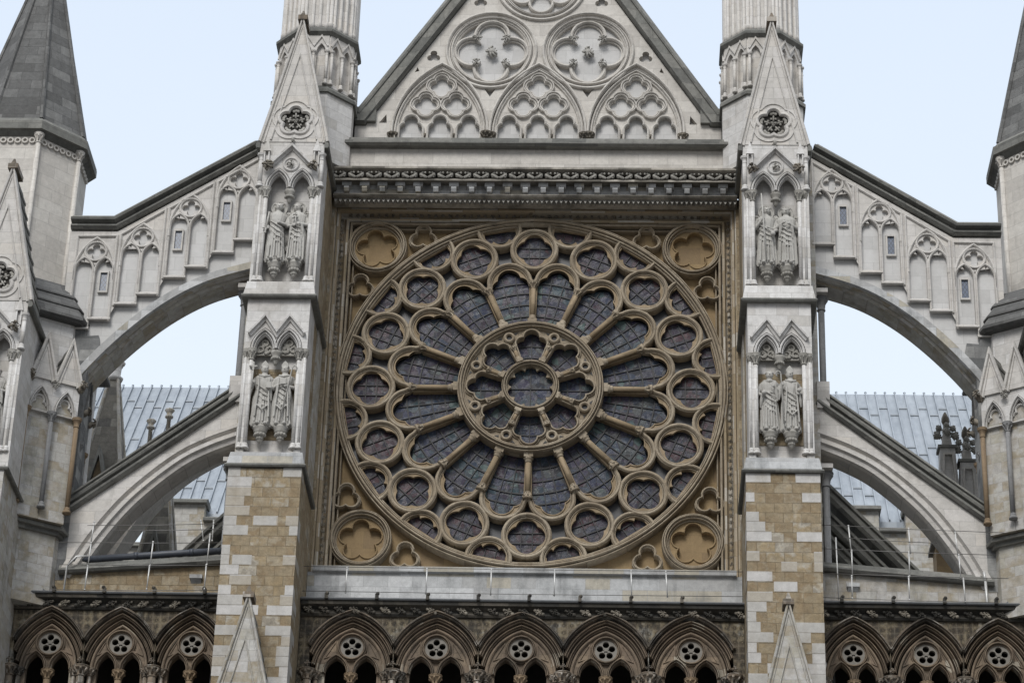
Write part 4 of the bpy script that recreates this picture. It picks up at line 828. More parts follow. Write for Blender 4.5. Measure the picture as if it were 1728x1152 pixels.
def lower_flyer(s):
    SG[0] = s; side = 'right' if s > 0 else 'left'
    t = thing('flying_buttress', 'lower %s flying buttress, plain pale stone arch sloping under a dark triple coping' % side, 'flying buttress', (9.5, -.8, -4), 'flying buttresses')
    ex = spline([(7.4, -1.80), (8.3, -2.18), (9.13, -2.70), (10.22, -3.75), (11.05, -4.93), (11.6, -6.0)])
    b = MB(); b.prism(ex+[(11.6, -4.3), (7.4, -1.05)], -1.3, -.4); b.build('wall', 'pale', t)
    b = MB(); b.sweep(spline([(7.4, -1.83), (8.3, -2.21), (9.13, -2.73), (10.22, -3.78), (11.05, -4.96), (11.6, -6.03)]), [(.05, -1.2), (.05, -1.36), (-.05, -1.36), (-.07, -1.32), (-.10, -1.26), (-.13, -1.26), (-.16, -1.33), (-.26, -1.33), (-.30, -1.25), (-.40, -1.22), (-.44, -1.1), (-.44, -.5), (.05, -.45)]); b.build('arch_ring', 'pale', t)
    b = MB(); b.sweep([(7.4, -1.02), (11.56, -4.32)], [(-.06, -1.2), (-.06, -1.38), (0, -1.46), (.05, -1.46), (.07, -1.36), (.13, -1.34), (.15, -1.44), (.20, -1.46), (.22, -1.36), (.32, -1.3), (.34, -1.36), (.38, -1.36), (.46, -1.2), (.46, -.6), (.2, -.35), (-.06, -.4)]); b.build('coping', 'dark', t)
    b = MB(); b.xprism([(-1.5, -.75), (-1.5, -.5), (-1.1, -.3), (-.3, -.3), (-.3, -1.2), (-1.4, -1.2)], 7.4, 7.72); b.build('kneeler', 'pale', t)
    SG[0] = 1
for s in (1, -1): lower_flyer(s)
def rear_flyer(s):
    SG[0] = s; side = 'right' if s > 0 else 'left'
    t = thing('flying_buttress', 'shadowed rear arch standing behind the lower %s flying buttress' % side, 'flying buttress', (9.5, 2.4, -4), 'flying buttresses')
    pt = spline([(7.4, -.3), (8.6, -.75), (9.7, -1.55), (10.6, -2.7), (11.3, -4.0), (11.7, -5.2)])
    b = MB(); b.sweep(pt, [(.1, 1.6), (.12, 1.5), (-.02, 1.5), (-.05, 1.56), (-.2, 1.56), (-.24, 1.7), (-.4, 1.75), (-.4, 2.6), (.1, 2.6)]); b.build('arch_ring', 'pale', t)
    b = MB(); b.prism(pt+[(11.7, -2.2), (7.4, .8)], 1.7, 2.5); b.build('wall', 'pale', t)
    SG[0] = 1
rear_flyer(-1)

# ================================================================== OUTER TURRETS AND PIERS
TS = Matrix.Translation((.24, 1.0, .6))
def plan_inset(poly, d):
    n = len(poly); out_ = []
    for i in range(n):
        a, p, c = Vector(poly[i-1]), Vector(poly[i]), Vector(poly[(i+1) % n])
        e1, e2 = (p-a).normalized(), (c-p).normalized(); n1, n2 = Vector((-e1.y, e1.x)), Vector((-e2.y, e2.x))
        m_ = (n1+n2); m_ /= max(.3, m_.dot(n1)); out_.append((p.x+m_.x*d, p.y+m_.y*d))
    return out_
def corner_turret(s):
    SG[0] = s; side = 'right' if s > 0 else 'left'; XF[0] = TS
    cx, cy_ = 14.1, -.2
    t = thing('corner_turret', 'eight sided stone turret with dark spire and gabled lower stage at the %s edge' % side, 'turret', (cx+.24, cy_+1, -34.6), 'spired corner turrets')
    b = MB(); b.hprism(oct_plan(cx, cy_, 1.60), -1, 6.75); b.build('upper_body', 'gable', t)
    b = MB(); b.hprism(oct_plan(cx, cy_, 1.62), 6.60, 6.72, oct_plan(cx, cy_, 1.76)); b.hprism(oct_plan(cx, cy_, 1.84), 6.72, 6.92); b.hprism(oct_plan(cx, cy_, 1.83), 6.92, 6.98); b.hprism(oct_plan(cx, cy_, 1.80), 6.98, 7.15, oct_plan(cx, cy_, 1.68)); b.build('eaves', 'dark', t)
    b = MB(); b.hprism(oct_plan(cx, cy_, 1.66), 7.1, 14.35, oct_plan(cx, cy_, .03)); b.build('spire', 'spire', t)
    for k in range(8):
        an = pi/8+k*pi/4; rr = 1.66/cos(pi/8); p = (cx+sin(an)*rr, cy_-cos(an)*rr, 7.14)
        if k in (4, 5): continue
        b = MB(); b.tube([p, (cx+sin(an)*.04, cy_-cos(an)*.04, 14.4)], [.07, .045], 6, False); b.build('spire_rib', 'spire', t)
        rr = 1.62/cos(pi/8); b = MB(); x_, y_ = cx+sin(an)*rr, cy_-cos(an)*rr
        shaft(b, x_, y_, -1, 6.66, .07, True, .3, 10, 1.15); b.build('angle_shaft', 'gable', t)
    ap = 1.62
    for k in (0, 7, 6, 1):
        m = TS @ Matrix.Translation((cx, cy_, 0)) @ Matrix.Rotation(k*pi/4, 4, 'Z') @ Matrix.Translation((0, -ap, 0))
        b = MB(); b.x = m
        for i in range(6): b.sweep(circ(-.5+i*.2, 6.45, .07, 12), [(-.02, .02), (-.02, -.04), (.02, -.04), (.02, .02)], True)
        b.build('corbel_band', 'gable', t)
    plan = [(12.6, -3.3), (15.2, -3.3), (15.2, 1.2), (11.35, 1.2), (11.35, -2.2), (11.45, -2.6)]
    pl = plan[::-1]; pl = plan
    b = MB(); b.hprism(plan_inset(pl, .30), -5.6, .42); b.build('canted_body', 'white', t)
    b = MB(); b.hprism(plan_inset(pl, .10), .36, .42, plan_inset(pl, 0)); b.hprism(plan_inset(pl, 0), .42, .50); b.hprism(plan_inset(pl, .03), .50, .82, plan_inset(pl, .22)); b.hprism(plan_inset(pl, .18), .82, .86); b.hprism(plan_inset(pl, .18), .86, 1.2, plan_inset(pl, .42)); b.hprism(plan_inset(pl, .38), 1.2, 1.24); b.hprism(plan_inset(pl, .38), 1.24, 1.75, plan_inset(pl, .8)); b.build('stone_roof', 'spire', t)
    b = MB(); b.hprism(plan_inset(pl, .0), -5.72, -5.62); b.hprism(plan_inset(pl, -.12), -5.62, -5.53); b.hprism(plan_inset(pl, -.09), -5.53, -5.2, plan_inset(pl, .1)); b.build('offset', 'dark', t)
    b = MB(); b.hprism(plan_inset(pl, .10), -7.6, -5.7); b.build('lower_body', 'patchpale', t)
    # gabled shafted bays on the canted face and one turned to the flyer
    th = -radians(30.7)
    for (ox, oy, ang, cs, dz_) in ((12.0, -2.95, th, (-.34, .34), 0), (11.66, -1.70, -radians(90), (.0,), -.25)):
        m = TS @ Matrix.Translation((ox, oy, dz_)) @ Matrix.Rotation(ang, 4, 'Z') @ Matrix.Translation((0, -.22, 0))
        XF[0] = m
        for c in cs:
            gablet(t, c, -.16, -1.72, .36, -.42, .9, 'pale' if len(cs) == 2 else 'spire', None, False, .05)
            b = MB(); b.prism([(c-.34, -2.62), (c-.34, -1.72), (c, -.6), (c+.34, -1.72), (c+.34, -2.62)], -.1, .7, [parch(c, -2.6, .25, .62, 7)]); b.build('gable_wall', 'white', t)
            b = MB(); b.sweep(parch(c, -2.6, .27, .66, 9), bar3(.055, -.17, -.08)); b.sweep(cusp(0, -2.6, .2, -2.42, .09, -2.28, .12, 5)[1:-1] if False else [(c+x, z) for x, z in cusp(0, -2.6, .2, -2.42, .1, -2.26, .13, 5)[1:-1]], bar(.025, -.06, .05)); b.build('arch_moulding', 'white', t)
            b = MB(); b.box(c-.335, c+.335, -.0, .8, -5.5, -1.8); b.build('bay_back', 'patchpale', t)
        sh = sorted(set([c-.34 for c in cs]+[c+.34 for c in cs])); mats = ['brown', 'grey', 'brown']
        sh = [-.68, 0, .68] if len(cs) == 2 else [-.34, .34]
        for i, c in enumerate(sh):
            b = MB(); shaft(b, c, -.12, -5.25, -2.6, .062, i == 1, .26, 12, 1.1); b.build('shaft', mats[i], t)
            if i != 1 or len(cs) == 1:
                b = MB(); b.tube([(c, -.1, -1.80), (c*1.02, -.2, -1.76), (c*1.04, -.28, -1.70)], [.09, .09, .07], 7); b.leaf((c*1.04, -.28, -1.70), .12, i, 7, 1.2); b.build('gargoyle', 'carvedark', t)
            else:
                b = MB(); b.leaf((c, -.2, -1.85), .11, 3, 6, 1.2); b.build('head_stop', 'carve', t)
    XF[0] = None
    b = MB(); b.box(11.75, 15, .85, 3, -34.6, -6.9); b.build('base_wall', 'patchpale', t)
    SG[0] = 1
for s in (1, -1): corner_turret(s)
def outer_pier(s):
    SG[0] = s; side = 'right' if s > 0 else 'left'
    XF[0] = Matrix.Translation((7.08, -1.15, -5.50))
    t = thing('buttress_pier', 'gabled stone buttress pier with a statue niche cut by the %s edge of the view' % side, 'buttress', (13.5, -2.5, -34.6), 'outer buttress piers')
    upper_stage(t)
    b = MB(); ledge(b, 5.54, 7.21, -3.04, 0, .93, 1.28, -.35); b.build('offset', 'dark', t)
    XF[0] = None
    b = MB(); b.box(12.60, 14.4, -4.25, 1, -34.6, -4.42); b.build('lower_body', 'patchpale', t)
    SG[0] = 1
for s in (1, -1): outer_pier(s)

# ================================================================== ARCADES along the bottom
def arcade(xs, hw, x0, x1, zt, label, s=1):
    SG[0] = s
    t = thing('arcade', label, 'arcade', ((x0+x1)/2, -1.2, -34.6), 'pointed arcades below the gutters')
    hz = 1.44; zs = -8.58
    hs = []
    for c in xs: p_ = clipx(parch(c, zs, hw+.15, hz+.08, 24), c, hw-.012); hs.append([(c-hw+.012, -9.95), (c-hw+.012, p_[0][1])]+p_+[(c+hw-.012, p_[-1][1]), (c+hw-.012, -9.95)])
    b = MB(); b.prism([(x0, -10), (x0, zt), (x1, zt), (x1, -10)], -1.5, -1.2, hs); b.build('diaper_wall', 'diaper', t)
    for ci, c in enumerate(xs):
        b = MB(); b.sweep(clipx(parch(c, zs, hw+.15, hz+.10, 24), c, hw-.0), bar3(.05, -1.66, -1.40)); bay = b.build('hood_mould', 'hood', t)
        k = hw/1.04
        b = MB(); b.sweep(clipx(parch(c, zs, hw+.03, hz-.03, 24), c, hw-.03), bar3(.06*k, -1.53, -1.2)); b.sweep(clipx(parch(c, zs, hw-.09, hz-.16, 24), c, hw-.10), bar3(.05*k, -1.44, -1.15)); b.sweep(parch(c, zs, hw-.20, hz-.28, 14), bar(.04*k, -1.38, -1.15)); b.build('arch_orders', 'arcade', t)
        a2 = hw-.21; h2 = hz-.29; sx = .355*k+.01; sa = .275*k
        subs = [parch(c+q*sx, zs, sa, .40, 8) for q in (-1, 1)]
        subs = [[(p[0][0], -9.9)]+p+[(p[-1][0], -9.9)] for p in subs]
        zc = -7.90
        tris = [[(c+q*.40*k, zc+.16), (c+q*.66*k, zs+.40), (c+q*.40*k, zs+.50)] for q in (-1, 1)]
        b = MB(); b.prism([(c-a2, -9.92)]+parch(c, zs, a2, h2, 10)+[(c+a2, -9.92)], -1.30, -1.12, subs+[circ(c, zc, .29, 28)]); 
        b.sweep(circ(c, zc, .325, 30), bar3(.05, -1.42, -1.25), True)
        for q in (-1, 1): b.sweep(parch(c+q*sx, zs, sa+.03, .45, 9), bar3(.05, -1.43, -1.25))
        for tr in tris: b.sweep(tr, [(-.012, -1.25), (-.012, -1.33), (.012, -1.33), (.012, -1.25)], True)
        b.build('tracery', 'arcade', t)
        b = MB()
        b.prism(circ(c, zc, .30, 30), -1.34, -1.24, [circ(c+.155*cos(pi/2+2*pi*q/5), zc+.155*sin(pi/2+2*pi*q/5), .082, 12) for q in range(5)]+[[(c+(.10 if q % 2 == 0 else .045)*cos(pi/2+pi*q/5)*.8, zc+(.10 if q % 2 == 0 else .045)*sin(pi/2+pi*q/5)*.8) for q in range(10)]])
        b.build('cinquefoil_plate', 'plate', t)
        b = MB(); b.lathe([(.085, -10), (.085, -8.75)], (c, -1.26, 0), 10); cap(b, c, -1.26, zs, .09, .24, True, 12); b.build('column', 'brown', t)
    ed = sorted(set([round(c-hw, 3) for c in xs]+[round(c+hw, 3) for c in xs])); done = []
    for e_ in ed:
        if any(abs(e_-d) < .1 for d in done): continue
        done.append(e_)
        b = MB(); b.lathe([(.10, -10), (.10, -8.75)], (e_, -1.55, 0), 10); cap(b, e_, -1.55, zs, .11, .26, True, 12)
        for q in (-1, 1): b.lathe([(.06, -10), (.06, -8.78)], (e_+q*.19, -1.40, 0), 8); cap(b, e_+q*.19, -1.40, zs-.005, .075, .2, True, 10)
        b.leaf((e_, -1.68, zs+.12), .08, 5, 6, 1.2); b.build('clustered_column', 'hood', t)
    b = MB(); b.box(x0, x1, .6, .8, -10, zt); b.box(x0, x1, -1.15, .6, zt-.14, zt-.06); b.box(x0, x1, -1.2, .7, -10.1, -10); b.build('passage', 'soot', t)  # near-black colour stands in for the shade inside the passage
    b = MB(); b.xprism([(-1.45, zt-.04), (-1.56, zt-.02), (-1.60, zt+.03), (-1.54, zt+.07), (-1.52, zt+.16), (-1.62, zt+.22), (-1.70, zt+.24), (-1.72, zt+.32), (-1.45, zt+.34)], x0, x1); cn_ = b.build('cornice', 'black', t)
    n = int((x1-x0)/.37)
    for i in range(n):
        b = MB(); x_ = x0+.2+i*(x1-x0-.3)/max(1, n-1); b.leaf((x_, -1.60, zt+.12), .10, i, 6); b.ball((x_+.1, -1.62, zt+.06), .05, 6, 4); b.ball((x_-.1, -1.6, zt+.17), .045, 6, 4); b.build('foliage_block', 'carvedark' if (i*7) % 5 < 2 else 'black', t)
    b = MB(); b.xprism([(-1.76, zt+.33), (-1.78, zt+.36), (-1.76, zt+.39), (-.5, zt+.45), (-.5, zt+.33)], x0, x1)
    gt = b.build('lead_gutter', 'lead', t)
    n = int((x1-x0)/1.25)
    for i in range(n):
        x_ = x0+.6+i*1.25; b = MB(); b.box(x_, x_+.08, -1.84, -1.74, zt+.33, zt+.47); b.ball((x_+.06, -1.82, zt+.47), .05, 6, 4); b.build('gutter_joint', 'black', gt)
    SG[0] = 1
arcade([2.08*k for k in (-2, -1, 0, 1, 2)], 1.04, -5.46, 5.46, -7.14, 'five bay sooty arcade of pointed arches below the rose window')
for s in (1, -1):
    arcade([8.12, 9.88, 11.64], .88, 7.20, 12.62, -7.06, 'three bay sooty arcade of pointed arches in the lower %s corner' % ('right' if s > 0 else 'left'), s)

# ================================================================== SIDE PARAPETS, RAILINGS
def lean_to(s):
    SG[0] = s; side = 'right' if s > 0 else 'left'
    t = thing('aisle_wall', 'low stone wall with dark sloping coping above the %s arcade' % side, 'wall', (9.5, -1, -7))
    b = MB(); b.prism([(7.30, -6.9), (7.30, -5.62), (11.7, -5.98), (11.7, -6.9)], -1.3, -.8); b.build('wall', 'patchpale' if s > 0 else 'patch', t)
    b = MB(); b.sweep([(7.30, -5.70), (11.62, -6.05)], [(-.02, -1.2), (-.02, -1.44), (.04, -1.5), (.09, -1.48), (.11, -1.40), (.2, -1.34), (.27, -1.30), (.32, -1.1), (.32, -.8), (-.02, -.8)]); b.build('coping', 'dark', t)
    b = MB(); b.prism([(12.62, -6.15), (12.62, -6.66), (11.75, -6.66)], -1.62, -1.2); b.build('lead_flashing', 'lead', t)
    b = MB(); b.box(8.0, 8.32, -1.42, -1.28, -6.14, -6.04); b.xprism([(-1.40, -6.14), (-1.3, -6.24), (-1.3, -6.14)], 8.03, 8.29); b.build('bracket', 'sill', t)
    SG[0] = 1
for s in (1, -1): lean_to(s)
SG[0] = -1
b = MB(); b.tube([(7.30, -1.2, -5.28), (9, -1.2, -5.41), (11.5, -1.2, -5.63)], .085, 10)
for x_ in (8.3, 9.7): b.tube([(x_, -1.2, -5.355-(x_-8.3)*.08), (x_+.1, -1.2, -5.362-(x_-8.3)*.08)], .1, 10)
tag(b.build('drain_pipe', 'slate'), 'blue-black pipe lying along the sloping coping of the left low wall', 'pipe')
b = MB(); b.tube([(11.42, -1.5, -6.9), (11.40, -1.5, -5.9), (11.2, -1.48, -5.62), (10.95, -1.4, -5.58)], .026, 8)
tag(b.build('conduit', 'post'), 'thin pale bent conduit rising at the outer end of the left low wall', 'conduit')
SG[0] = 1
b = MB(); b.tube([(11.42, -1.5, -6.9), (11.40, -1.5, -6.0)], .035, 8); b.tube([(11.40, -1.5, -6.0), (11.38, -1.5, -5.75)], .035, 8)
tag(b.build('conduit', 'post'), 'thin pale straight conduit at the outer end of the right low wall', 'conduit')
def railing(label, posts, cables, y, cy2=None):
    t = thing('safety_railing', label, 'railing', (posts[0][0], y, -7))
    for x_, z0, z1, dx in posts:
        b = MB(); b.tube([(x_-dx, y, z0), (x_, y-.02, z1)], [.015, .02], 8); b.ball((x_, y-.02, z1), .028, 8, 5); b.ball((x_-dx, y, z0), .025, 8, 5); b.build('post', 'post', t)
    for x0, z0, x1, z1 in cables:
        b = MB(); b.tube([(x0, y-.03, z0), ((x0+x1)/2, y-.03, (z0+z1)/2-.015), (x1, y-.03, z1)], .009, 5); b.build('cable', 'cable', t)
P = [(-4.37, 0), (-2.38, .0), (-.78, .0), (.79, .0), (2.68, -.02), (3.54, -.04)]
railing('wire railing with six short white posts in front of the stained wall below the rose', [(x_, -6.56, -5.9, d) for x_, d in P], [(-5.45, -5.88, 5.45, -5.88), (-5.45, -6.54, 5.45, -6.54)], -1.6)
railing('wire railing with leaning white posts above the left arcade', [(-10.74, -5.47, -4.9, .03), (-10.76, -6.07, -5.47, .02), (-10.78, -6.72, -6.1, .02), (-9.21, -6.05, -5.42, .02), (-9.24, -6.68, -6.08, .02), (-7.80, -6.0, -5.2, .02), (-7.83, -6.66, -6.03, .0), (-7.74, -5.36, -4.82, .0), (-8.06, -5.36, -4.83, -.1)],
        [(-11.6, -5.47, -7.3, -5.42), (-11.5, -6.07, -7.3, -6.03), (-11.6, -6.74, -7.3, -6.70), (-10.9, -5.0, -7.3, -4.9), (-10.3, -5.13, -7.3, -5.05)], -1.95)
railing('wire railing with leaning white posts above the right arcade', [(8.04, -5.45, -4.76, -.05), (8.10, -6.06, -5.42, .0), (8.08, -6.68, -6.1, .0), (9.52, -5.46, -4.82, -.02), (9.50, -6.08, -5.45, .0), (9.47, -6.70, -6.1, .0), (10.66, -5.5, -4.9, -.04), (10.72, -6.1, -5.5, -.02), (10.80, -6.74, -6.13, -.02), (7.72, -6.7, -5.1, -.03)],
        [(7.3, -4.74, 11.9, -4.9), (7.9, -5.08, 10.2, -5.2), (7.3, -5.38, 11.6, -5.5), (7.3, -6.04, 11.9, -6.12), (7.3, -6.68, 11.6, -6.76)], -1.95)
# ================================================================== THINGS SEEN THROUGH THE ARCHES
def rear_slopes(s):
    SG[0] = s; side = 'right' if s > 0 else 'left'
    t = thing('chapel_roof', 'dark sloping copings of a rear buttress below the %s lower flying buttress' % side, 'roof', (9, 3, -6))
    dz = 0 if s > 0 else -.75
    b = MB(); b.prism([(7.3, -1.4+dz), (10.8, -4.9+dz), (10.8, -6), (7.3, -6)], 3.2, 4.0); b.build('wall', 'mast', t)
    for k, z_ in enumerate((0, -.82, -1.5)):
        b = MB(); b.sweep([(7.2, -.72+z_+dz), (10.9, -4.72+z_+dz)], [(-.14, 3.3), (-.14, 3.0), (-.06, 2.9), (0, 2.9), (.03, 3.0), (.1, 3.0), (.13, 2.92), (.2, 2.92), (.24, 3.1), (.24, 3.6), (-.14, 3.6)]); b.build('coping', 'dark', t)
    SG[0] = 1
for s in (1, -1): rear_slopes(s)
def obelisk(x_, y, zb, zt, hw, label):
    t = thing('stone_pinnacle', label, 'pinnacle', (x_, y, zb), None)
    b = MB(); b.hprism([(x_-hw, y-hw), (x_+hw, y-hw), (x_+hw, y+hw), (x_-hw, y+hw)], zb, zt-.75, [(x_-.13, y-.13), (x_+.13, y-.13), (x_+.13, y+.13), (x_-.13, y+.13)]); b.build('shaft', 'mast', t, keep=True)
    for q in (-1, 1):
        for r_ in (-1, 1):
            b = MB(); b.tube([(x_+q*hw, y+r_*hw, zb), (x_+q*.13, y+r_*.13, zt-.75)], [.075, .05], 6, False); b.build('quoin', 'patchpale', t, keep=True)
    b = MB(); b.lathe([(.2, zt-.78), (.26, zt-.72), (.26, zt-.66), (.17, zt-.6), (.19, zt-.3), (.27, zt-.15), (.2, zt-.05), (.08, zt)], (x_, y, 0), 8)
    for i in range(6): b.ball((x_+.2*cos(i), y+.2*sin(i), zt-.18), .09, 6, 4)
    b.build('finial', 'white', t, keep=True)
    zz = zb+.35*(zt-zb); xx = x_-.0
    b = MB(); gz = zb+(zt-zb)*.36; b.prism([(x_-.45*hw*1.2, zb), (x_, gz), (x_+.45*hw*1.2, zb)], y-hw-.12, y-.1); b.build('lucarne', 'ochre', t, keep=True)
    b = MB(); b.sweep([(x_-.6*hw, zb), (x_, gz+.1), (x_+.6*hw, zb)], [(-.04, y-hw-.2), (-.04, y-hw-.28), (.08, y-hw-.28), (.08, y-.1), (-.04, y-.1)]); b.build('lucarne_coping', 'dark', t, keep=True)
obelisk(-12.72, 8, -.8, 4.95, .80, 'tall dark tapering pinnacle with pale finial against the zinc roof')
obelisk(-10.35, 5, -4.2, .3, .62, 'darker pinnacle low under the arch of the left lower flying buttress')
for i, (x_, z_) in enumerate(((-11.1, 1.75), (-10.6, 2.1))):
    t = thing('stone_finial', ('lower' if i == 0 else 'upper')+' of two small flared stone finials behind the left flyer coping', 'finial', (x_, 6, z_-2))
    b = MB(); b.lathe([(.07, z_-3), (.06, z_-.12), (.12, z_-.10), (.12, z_-.05), (.07, z_-.02), (.09, z_+.06), (.15, z_+.13), (.12, z_+.17)], (x_, 6, 0), 8); b.build('shaft', 'patchpale', t, keep=True)
def crocket(x_, y, zt, label):
    t = thing('crocketed_pinnacle', label, 'pinnacle', (x_, y, zt-3), 'crocketed pinnacles by the right turret')
    b = MB(); b.hprism([(x_-.30, y-.30), (x_+.30, y-.30), (x_+.30, y+.30), (x_-.30, y+.30)], zt-3.2, zt-.98, [(x_-.2, y-.2), (x_+.2, y-.2), (x_+.2, y+.2), (x_-.2, y+.2)]); b.build('shaft', 'white', t, keep=True)
    b = MB(); b.hprism([(x_-.26, y-.26), (x_+.26, y-.26), (x_+.26, y+.26), (x_-.26, y+.26)], zt-.98, zt-.90); b.build('cornice', 'dark', t, keep=True)
    b = MB(); b.hprism([(x_-.14, y-.14), (x_+.14, y-.14), (x_+.14, y+.14), (x_-.14, y+.14)], zt-.90, zt-.2, [(x_-.06, y-.06), (x_+.06, y-.06), (x_+.06, y+.06), (x_-.06, y+.06)]); b.build('stem', 'pale', t, keep=True)
    b = MB(); b.sweep([(x_-.18, zt-2.6), (x_-.12, zt-1.2), (x_+.12, zt-1.2), (x_+.18, zt-2.6)], [(-.025, y-.2), (-.025, y-.33), (.025, y-.33), (.025, y-.2)]); b.build('panel', 'pale', t, keep=True)
    for j, z_ in enumerate((zt-.52, zt-.30)):
        for i in range(4):
            an = pi/4*0+i*pi/2; b = MB(); rr = .24 if j == 0 else .19; b.ball((x_+cos(an)*rr, y+sin(an)*rr, z_), .105-.02*j, 8, 6); b.leaf((x_+cos(an)*rr, y+sin(an)*rr, z_), .13-.03*j, i, 6); b.build('crocket', 'carve', t, keep=True)
    b = MB(); b.lathe([(.05, zt-.25), (.11, zt-.1), (.10, zt+.02), (.04, zt+.16), (.01, zt+.2)], (x_, y, 0), 8); b.build('finial', 'carvedark', t, keep=True)
crocket(11.2, 3, .72, 'taller crocketed pinnacle with bulbous finial, nearer the right lower flyer')
crocket(11.72, 3, .30, 'shorter crocketed pinnacle beside the gabled stage of the right turret')
t = thing('pinnacle_stump', 'ochre stone block with dark sloping cap low under the right lower flyer', 'pinnacle', (11.5, 6, -6))
b = MB(); b.box(11.10, 11.95, 5.6, 6.4, -6, -1.86); b.build('block', 'panel', t)
b = MB(); b.hprism([(10.98, 5.45), (12.05, 5.45), (12.05, 6.5), (10.98, 6.5)], -1.86, -1.74); b.hprism([(11.02, 5.5), (12.0, 5.5), (12.0, 6.5), (11.02, 6.5)], -1.74, -.1, [(11.4, 5.9), (11.6, 5.9), (11.6, 6.1), (11.4, 6.1)]); b.build('cap', 'mast', t)

# ================================================================== STATUES
def figure(x_, y, z_, H, kind, label, held, turn_=0.0, seed=1, wide=1.0, group='statues in the pier niches'):
    """one carved standing figure, body fused into one surface; kind angel / bishop / monk"""
    t = thing('statue', label, 'statue', (x_, y, z_), group)
    q = random.Random(seed); b = MB(); m = Matrix.Translation((x_, y, z_)) @ Matrix.Rotation(turn_, 4, 'Z') @ Matrix.Scale(H, 4); b.x = m
    rings = [(0, .125, .09), (.03, .15, .105), (.10, .145, .10), (.28, .135, .10), (.44, .13, .10), (.54, .115, .092), (.60, .105, .085), (.68, .125, .09), (.75, .14, .085), (.79, .13, .07), (.815, .075, .055), (.835, .04, .042), (.87, .038, .04)]
    n = 88; vs = []; lean = q.uniform(-.02, .02); ph = q.uniform(0, 6)
    for (h, rx, ry) in rings:
        am = .20*max(0, 1-h/.70)+.03 if h < .8 else 0
        cx_ = lean*sin(pi*min(1, h/.8))
        for i in range(n):
            a = 2*pi*i/n; f = (.93 if h < .8 else 1)*(1+am*(.45*sin(9*a+ph+h*2.5)+.40*sin(17*a+ph*2-h*2)+.25*sin(26*a+ph)))
            vs.append((cx_+rx*wide*cos(a)*f, ry*sin(a)*f, h))
    m_ = len(rings); fs = [(k*n+i, k*n+(i+1) % n, (k+1)*n+(i+1) % n, (k+1)*n+i) for k in range(m_-1) for i in range(n)]+[tuple(range(n))[::-1], tuple(range((m_-1)*n, m_*n))]
    b.add(vs, fs)
    ht = q.uniform(-.012, .012)
    b.ball((ht, -.012, .905), .051, 14, 10, rz=.068, ry=.056)                         # head
    b.ball((ht, -.030, .880), .030, 10, 6, rz=.03)                                    # jaw
    b.tube([(ht, -.062, .922), (ht, -.078, .900), (ht, -.062, .894)], [.008, .012, .009], 6)   # nose
    for k in (-1, 1):
        b.tube([(ht+k*.034, -.050, .922), (ht+k*.010, -.062, .926)], .0075, 5)        # brow
        b.ball((ht+k*.019, -.056, .911), .008, 6, 4); b.ball((ht+k*.047, -.008, .905), .012, 6, 4, rz=.02)
    b.tube([(ht-.016, -.060, .877), (ht, -.065, .878), (ht+.016, -.060, .877)], .006, 5)
    if kind == 'angel':
        for i in range(16):
            a = 2*pi*i/16; b.ball((ht+.048*cos(a), .012+.04*sin(a)*(.6 if sin(a) < 0 else 1), .935-.0*i+(.02 if sin(a) < 0 else -.02)+.006*(i % 2)), .021, 7, 5)
        b.ball((ht, .008, .945), .046, 10, 6, rz=.032)
    elif kind == 'bishop':
        b.prism([(ht-.046, .932), (ht-.052, .965), (ht-.036, 1.0), (ht, 1.04), (ht+.036, 1.0), (ht+.052, .965), (ht+.046, .932)], -.05, -.028)
        b.prism([(ht-.046, .932), (ht-.052, .965), (ht-.036, 1.0), (ht, 1.035), (ht+.036, 1.0), (ht+.052, .965), (ht+.046, .932)], -.03, .045)
        b.tube([(ht-.05, -.02, .938), (ht, -.058, .938), (ht+.05, -.02, .938)], .010, 6)
        if 'bare' in held: pass
    else:
        for i in range(14): a = 2*pi*i/14; b.ball((ht+.047*cos(a), .0+.046*sin(a), .942), .017, 7, 5)
        b.ball((ht, 0, .945), .043, 10, 6, rz=.03); b.tube([(-.08, -.02, .80), (0, -.075, .785), (.08, -.02, .80), (.04, .05, .82), (-.04, .05, .82), (-.08, -.02, .80)], .026, 7)
    # arms: wide sleeves, forearms, hands with fingers
    hands = held['hands']
    for k, (hx, hy, hz) in ((-1, hands[0]), (1, hands[1])):
        el = (k*.165*wide, -.015, .60)
        b.tube([(k*.115*wide, 0, .765), (k*.150*wide, 0, .70), el], [.030, .034, .032], 9)
        w_ = (el[0]*.25+hx*.75, el[1]*.25+hy*.75, el[2]*.25+hz*.75)
        b.tube([el, (el[0]*.6+w_[0]*.4, el[1]*.6+w_[1]*.4, el[2]*.6+w_[2]*.4), w_], [.032, .030, .020], 9)
        b.tube([w_, (hx, hy, hz)], [.016, .018], 8)
        if held.get('sleeves', 1): b.tube([(w_[0], w_[1]+.01, w_[2]), (w_[0]+k*.02, w_[1]+.03, w_[2]-.10), (w_[0]+k*.03, w_[1]+.045, w_[2]-.19)], [.028, .024, .010], 7)
        b.ball((hx, hy, hz), .020, 8, 6, rz=.024)
        d = Vector((-k, -.4, .35)).normalized()
        for f in range(4):
            o_ = Vector((hx, hy, hz))+Vector((0, -.004, .016-.011*f)); L = (.030, .034, .032, .026)[f]
            b.tube([o_, o_+d*L*.6, o_+d*L+Vector((0, .012, -.004))], [.0065, .0062, .005], 5)
        b.tube([(hx, hy-.005, hz+.016), (hx-k*.012, hy-.02, hz+.036)], [.007, .006], 5)
    # drapery swags, girdle and feet
    for i in range(4):
        z0_ = .66-.075*i; b.tube([(-.105*wide, -.05, z0_), (-.05, -.095, z0_-.055), (.01, -.108, z0_-.10-.01*i), (.06, -.10, z0_-.13), (.105, -.06, z0_-.14-.02*i)], [.005, .009, .011, .009, .005], 6)
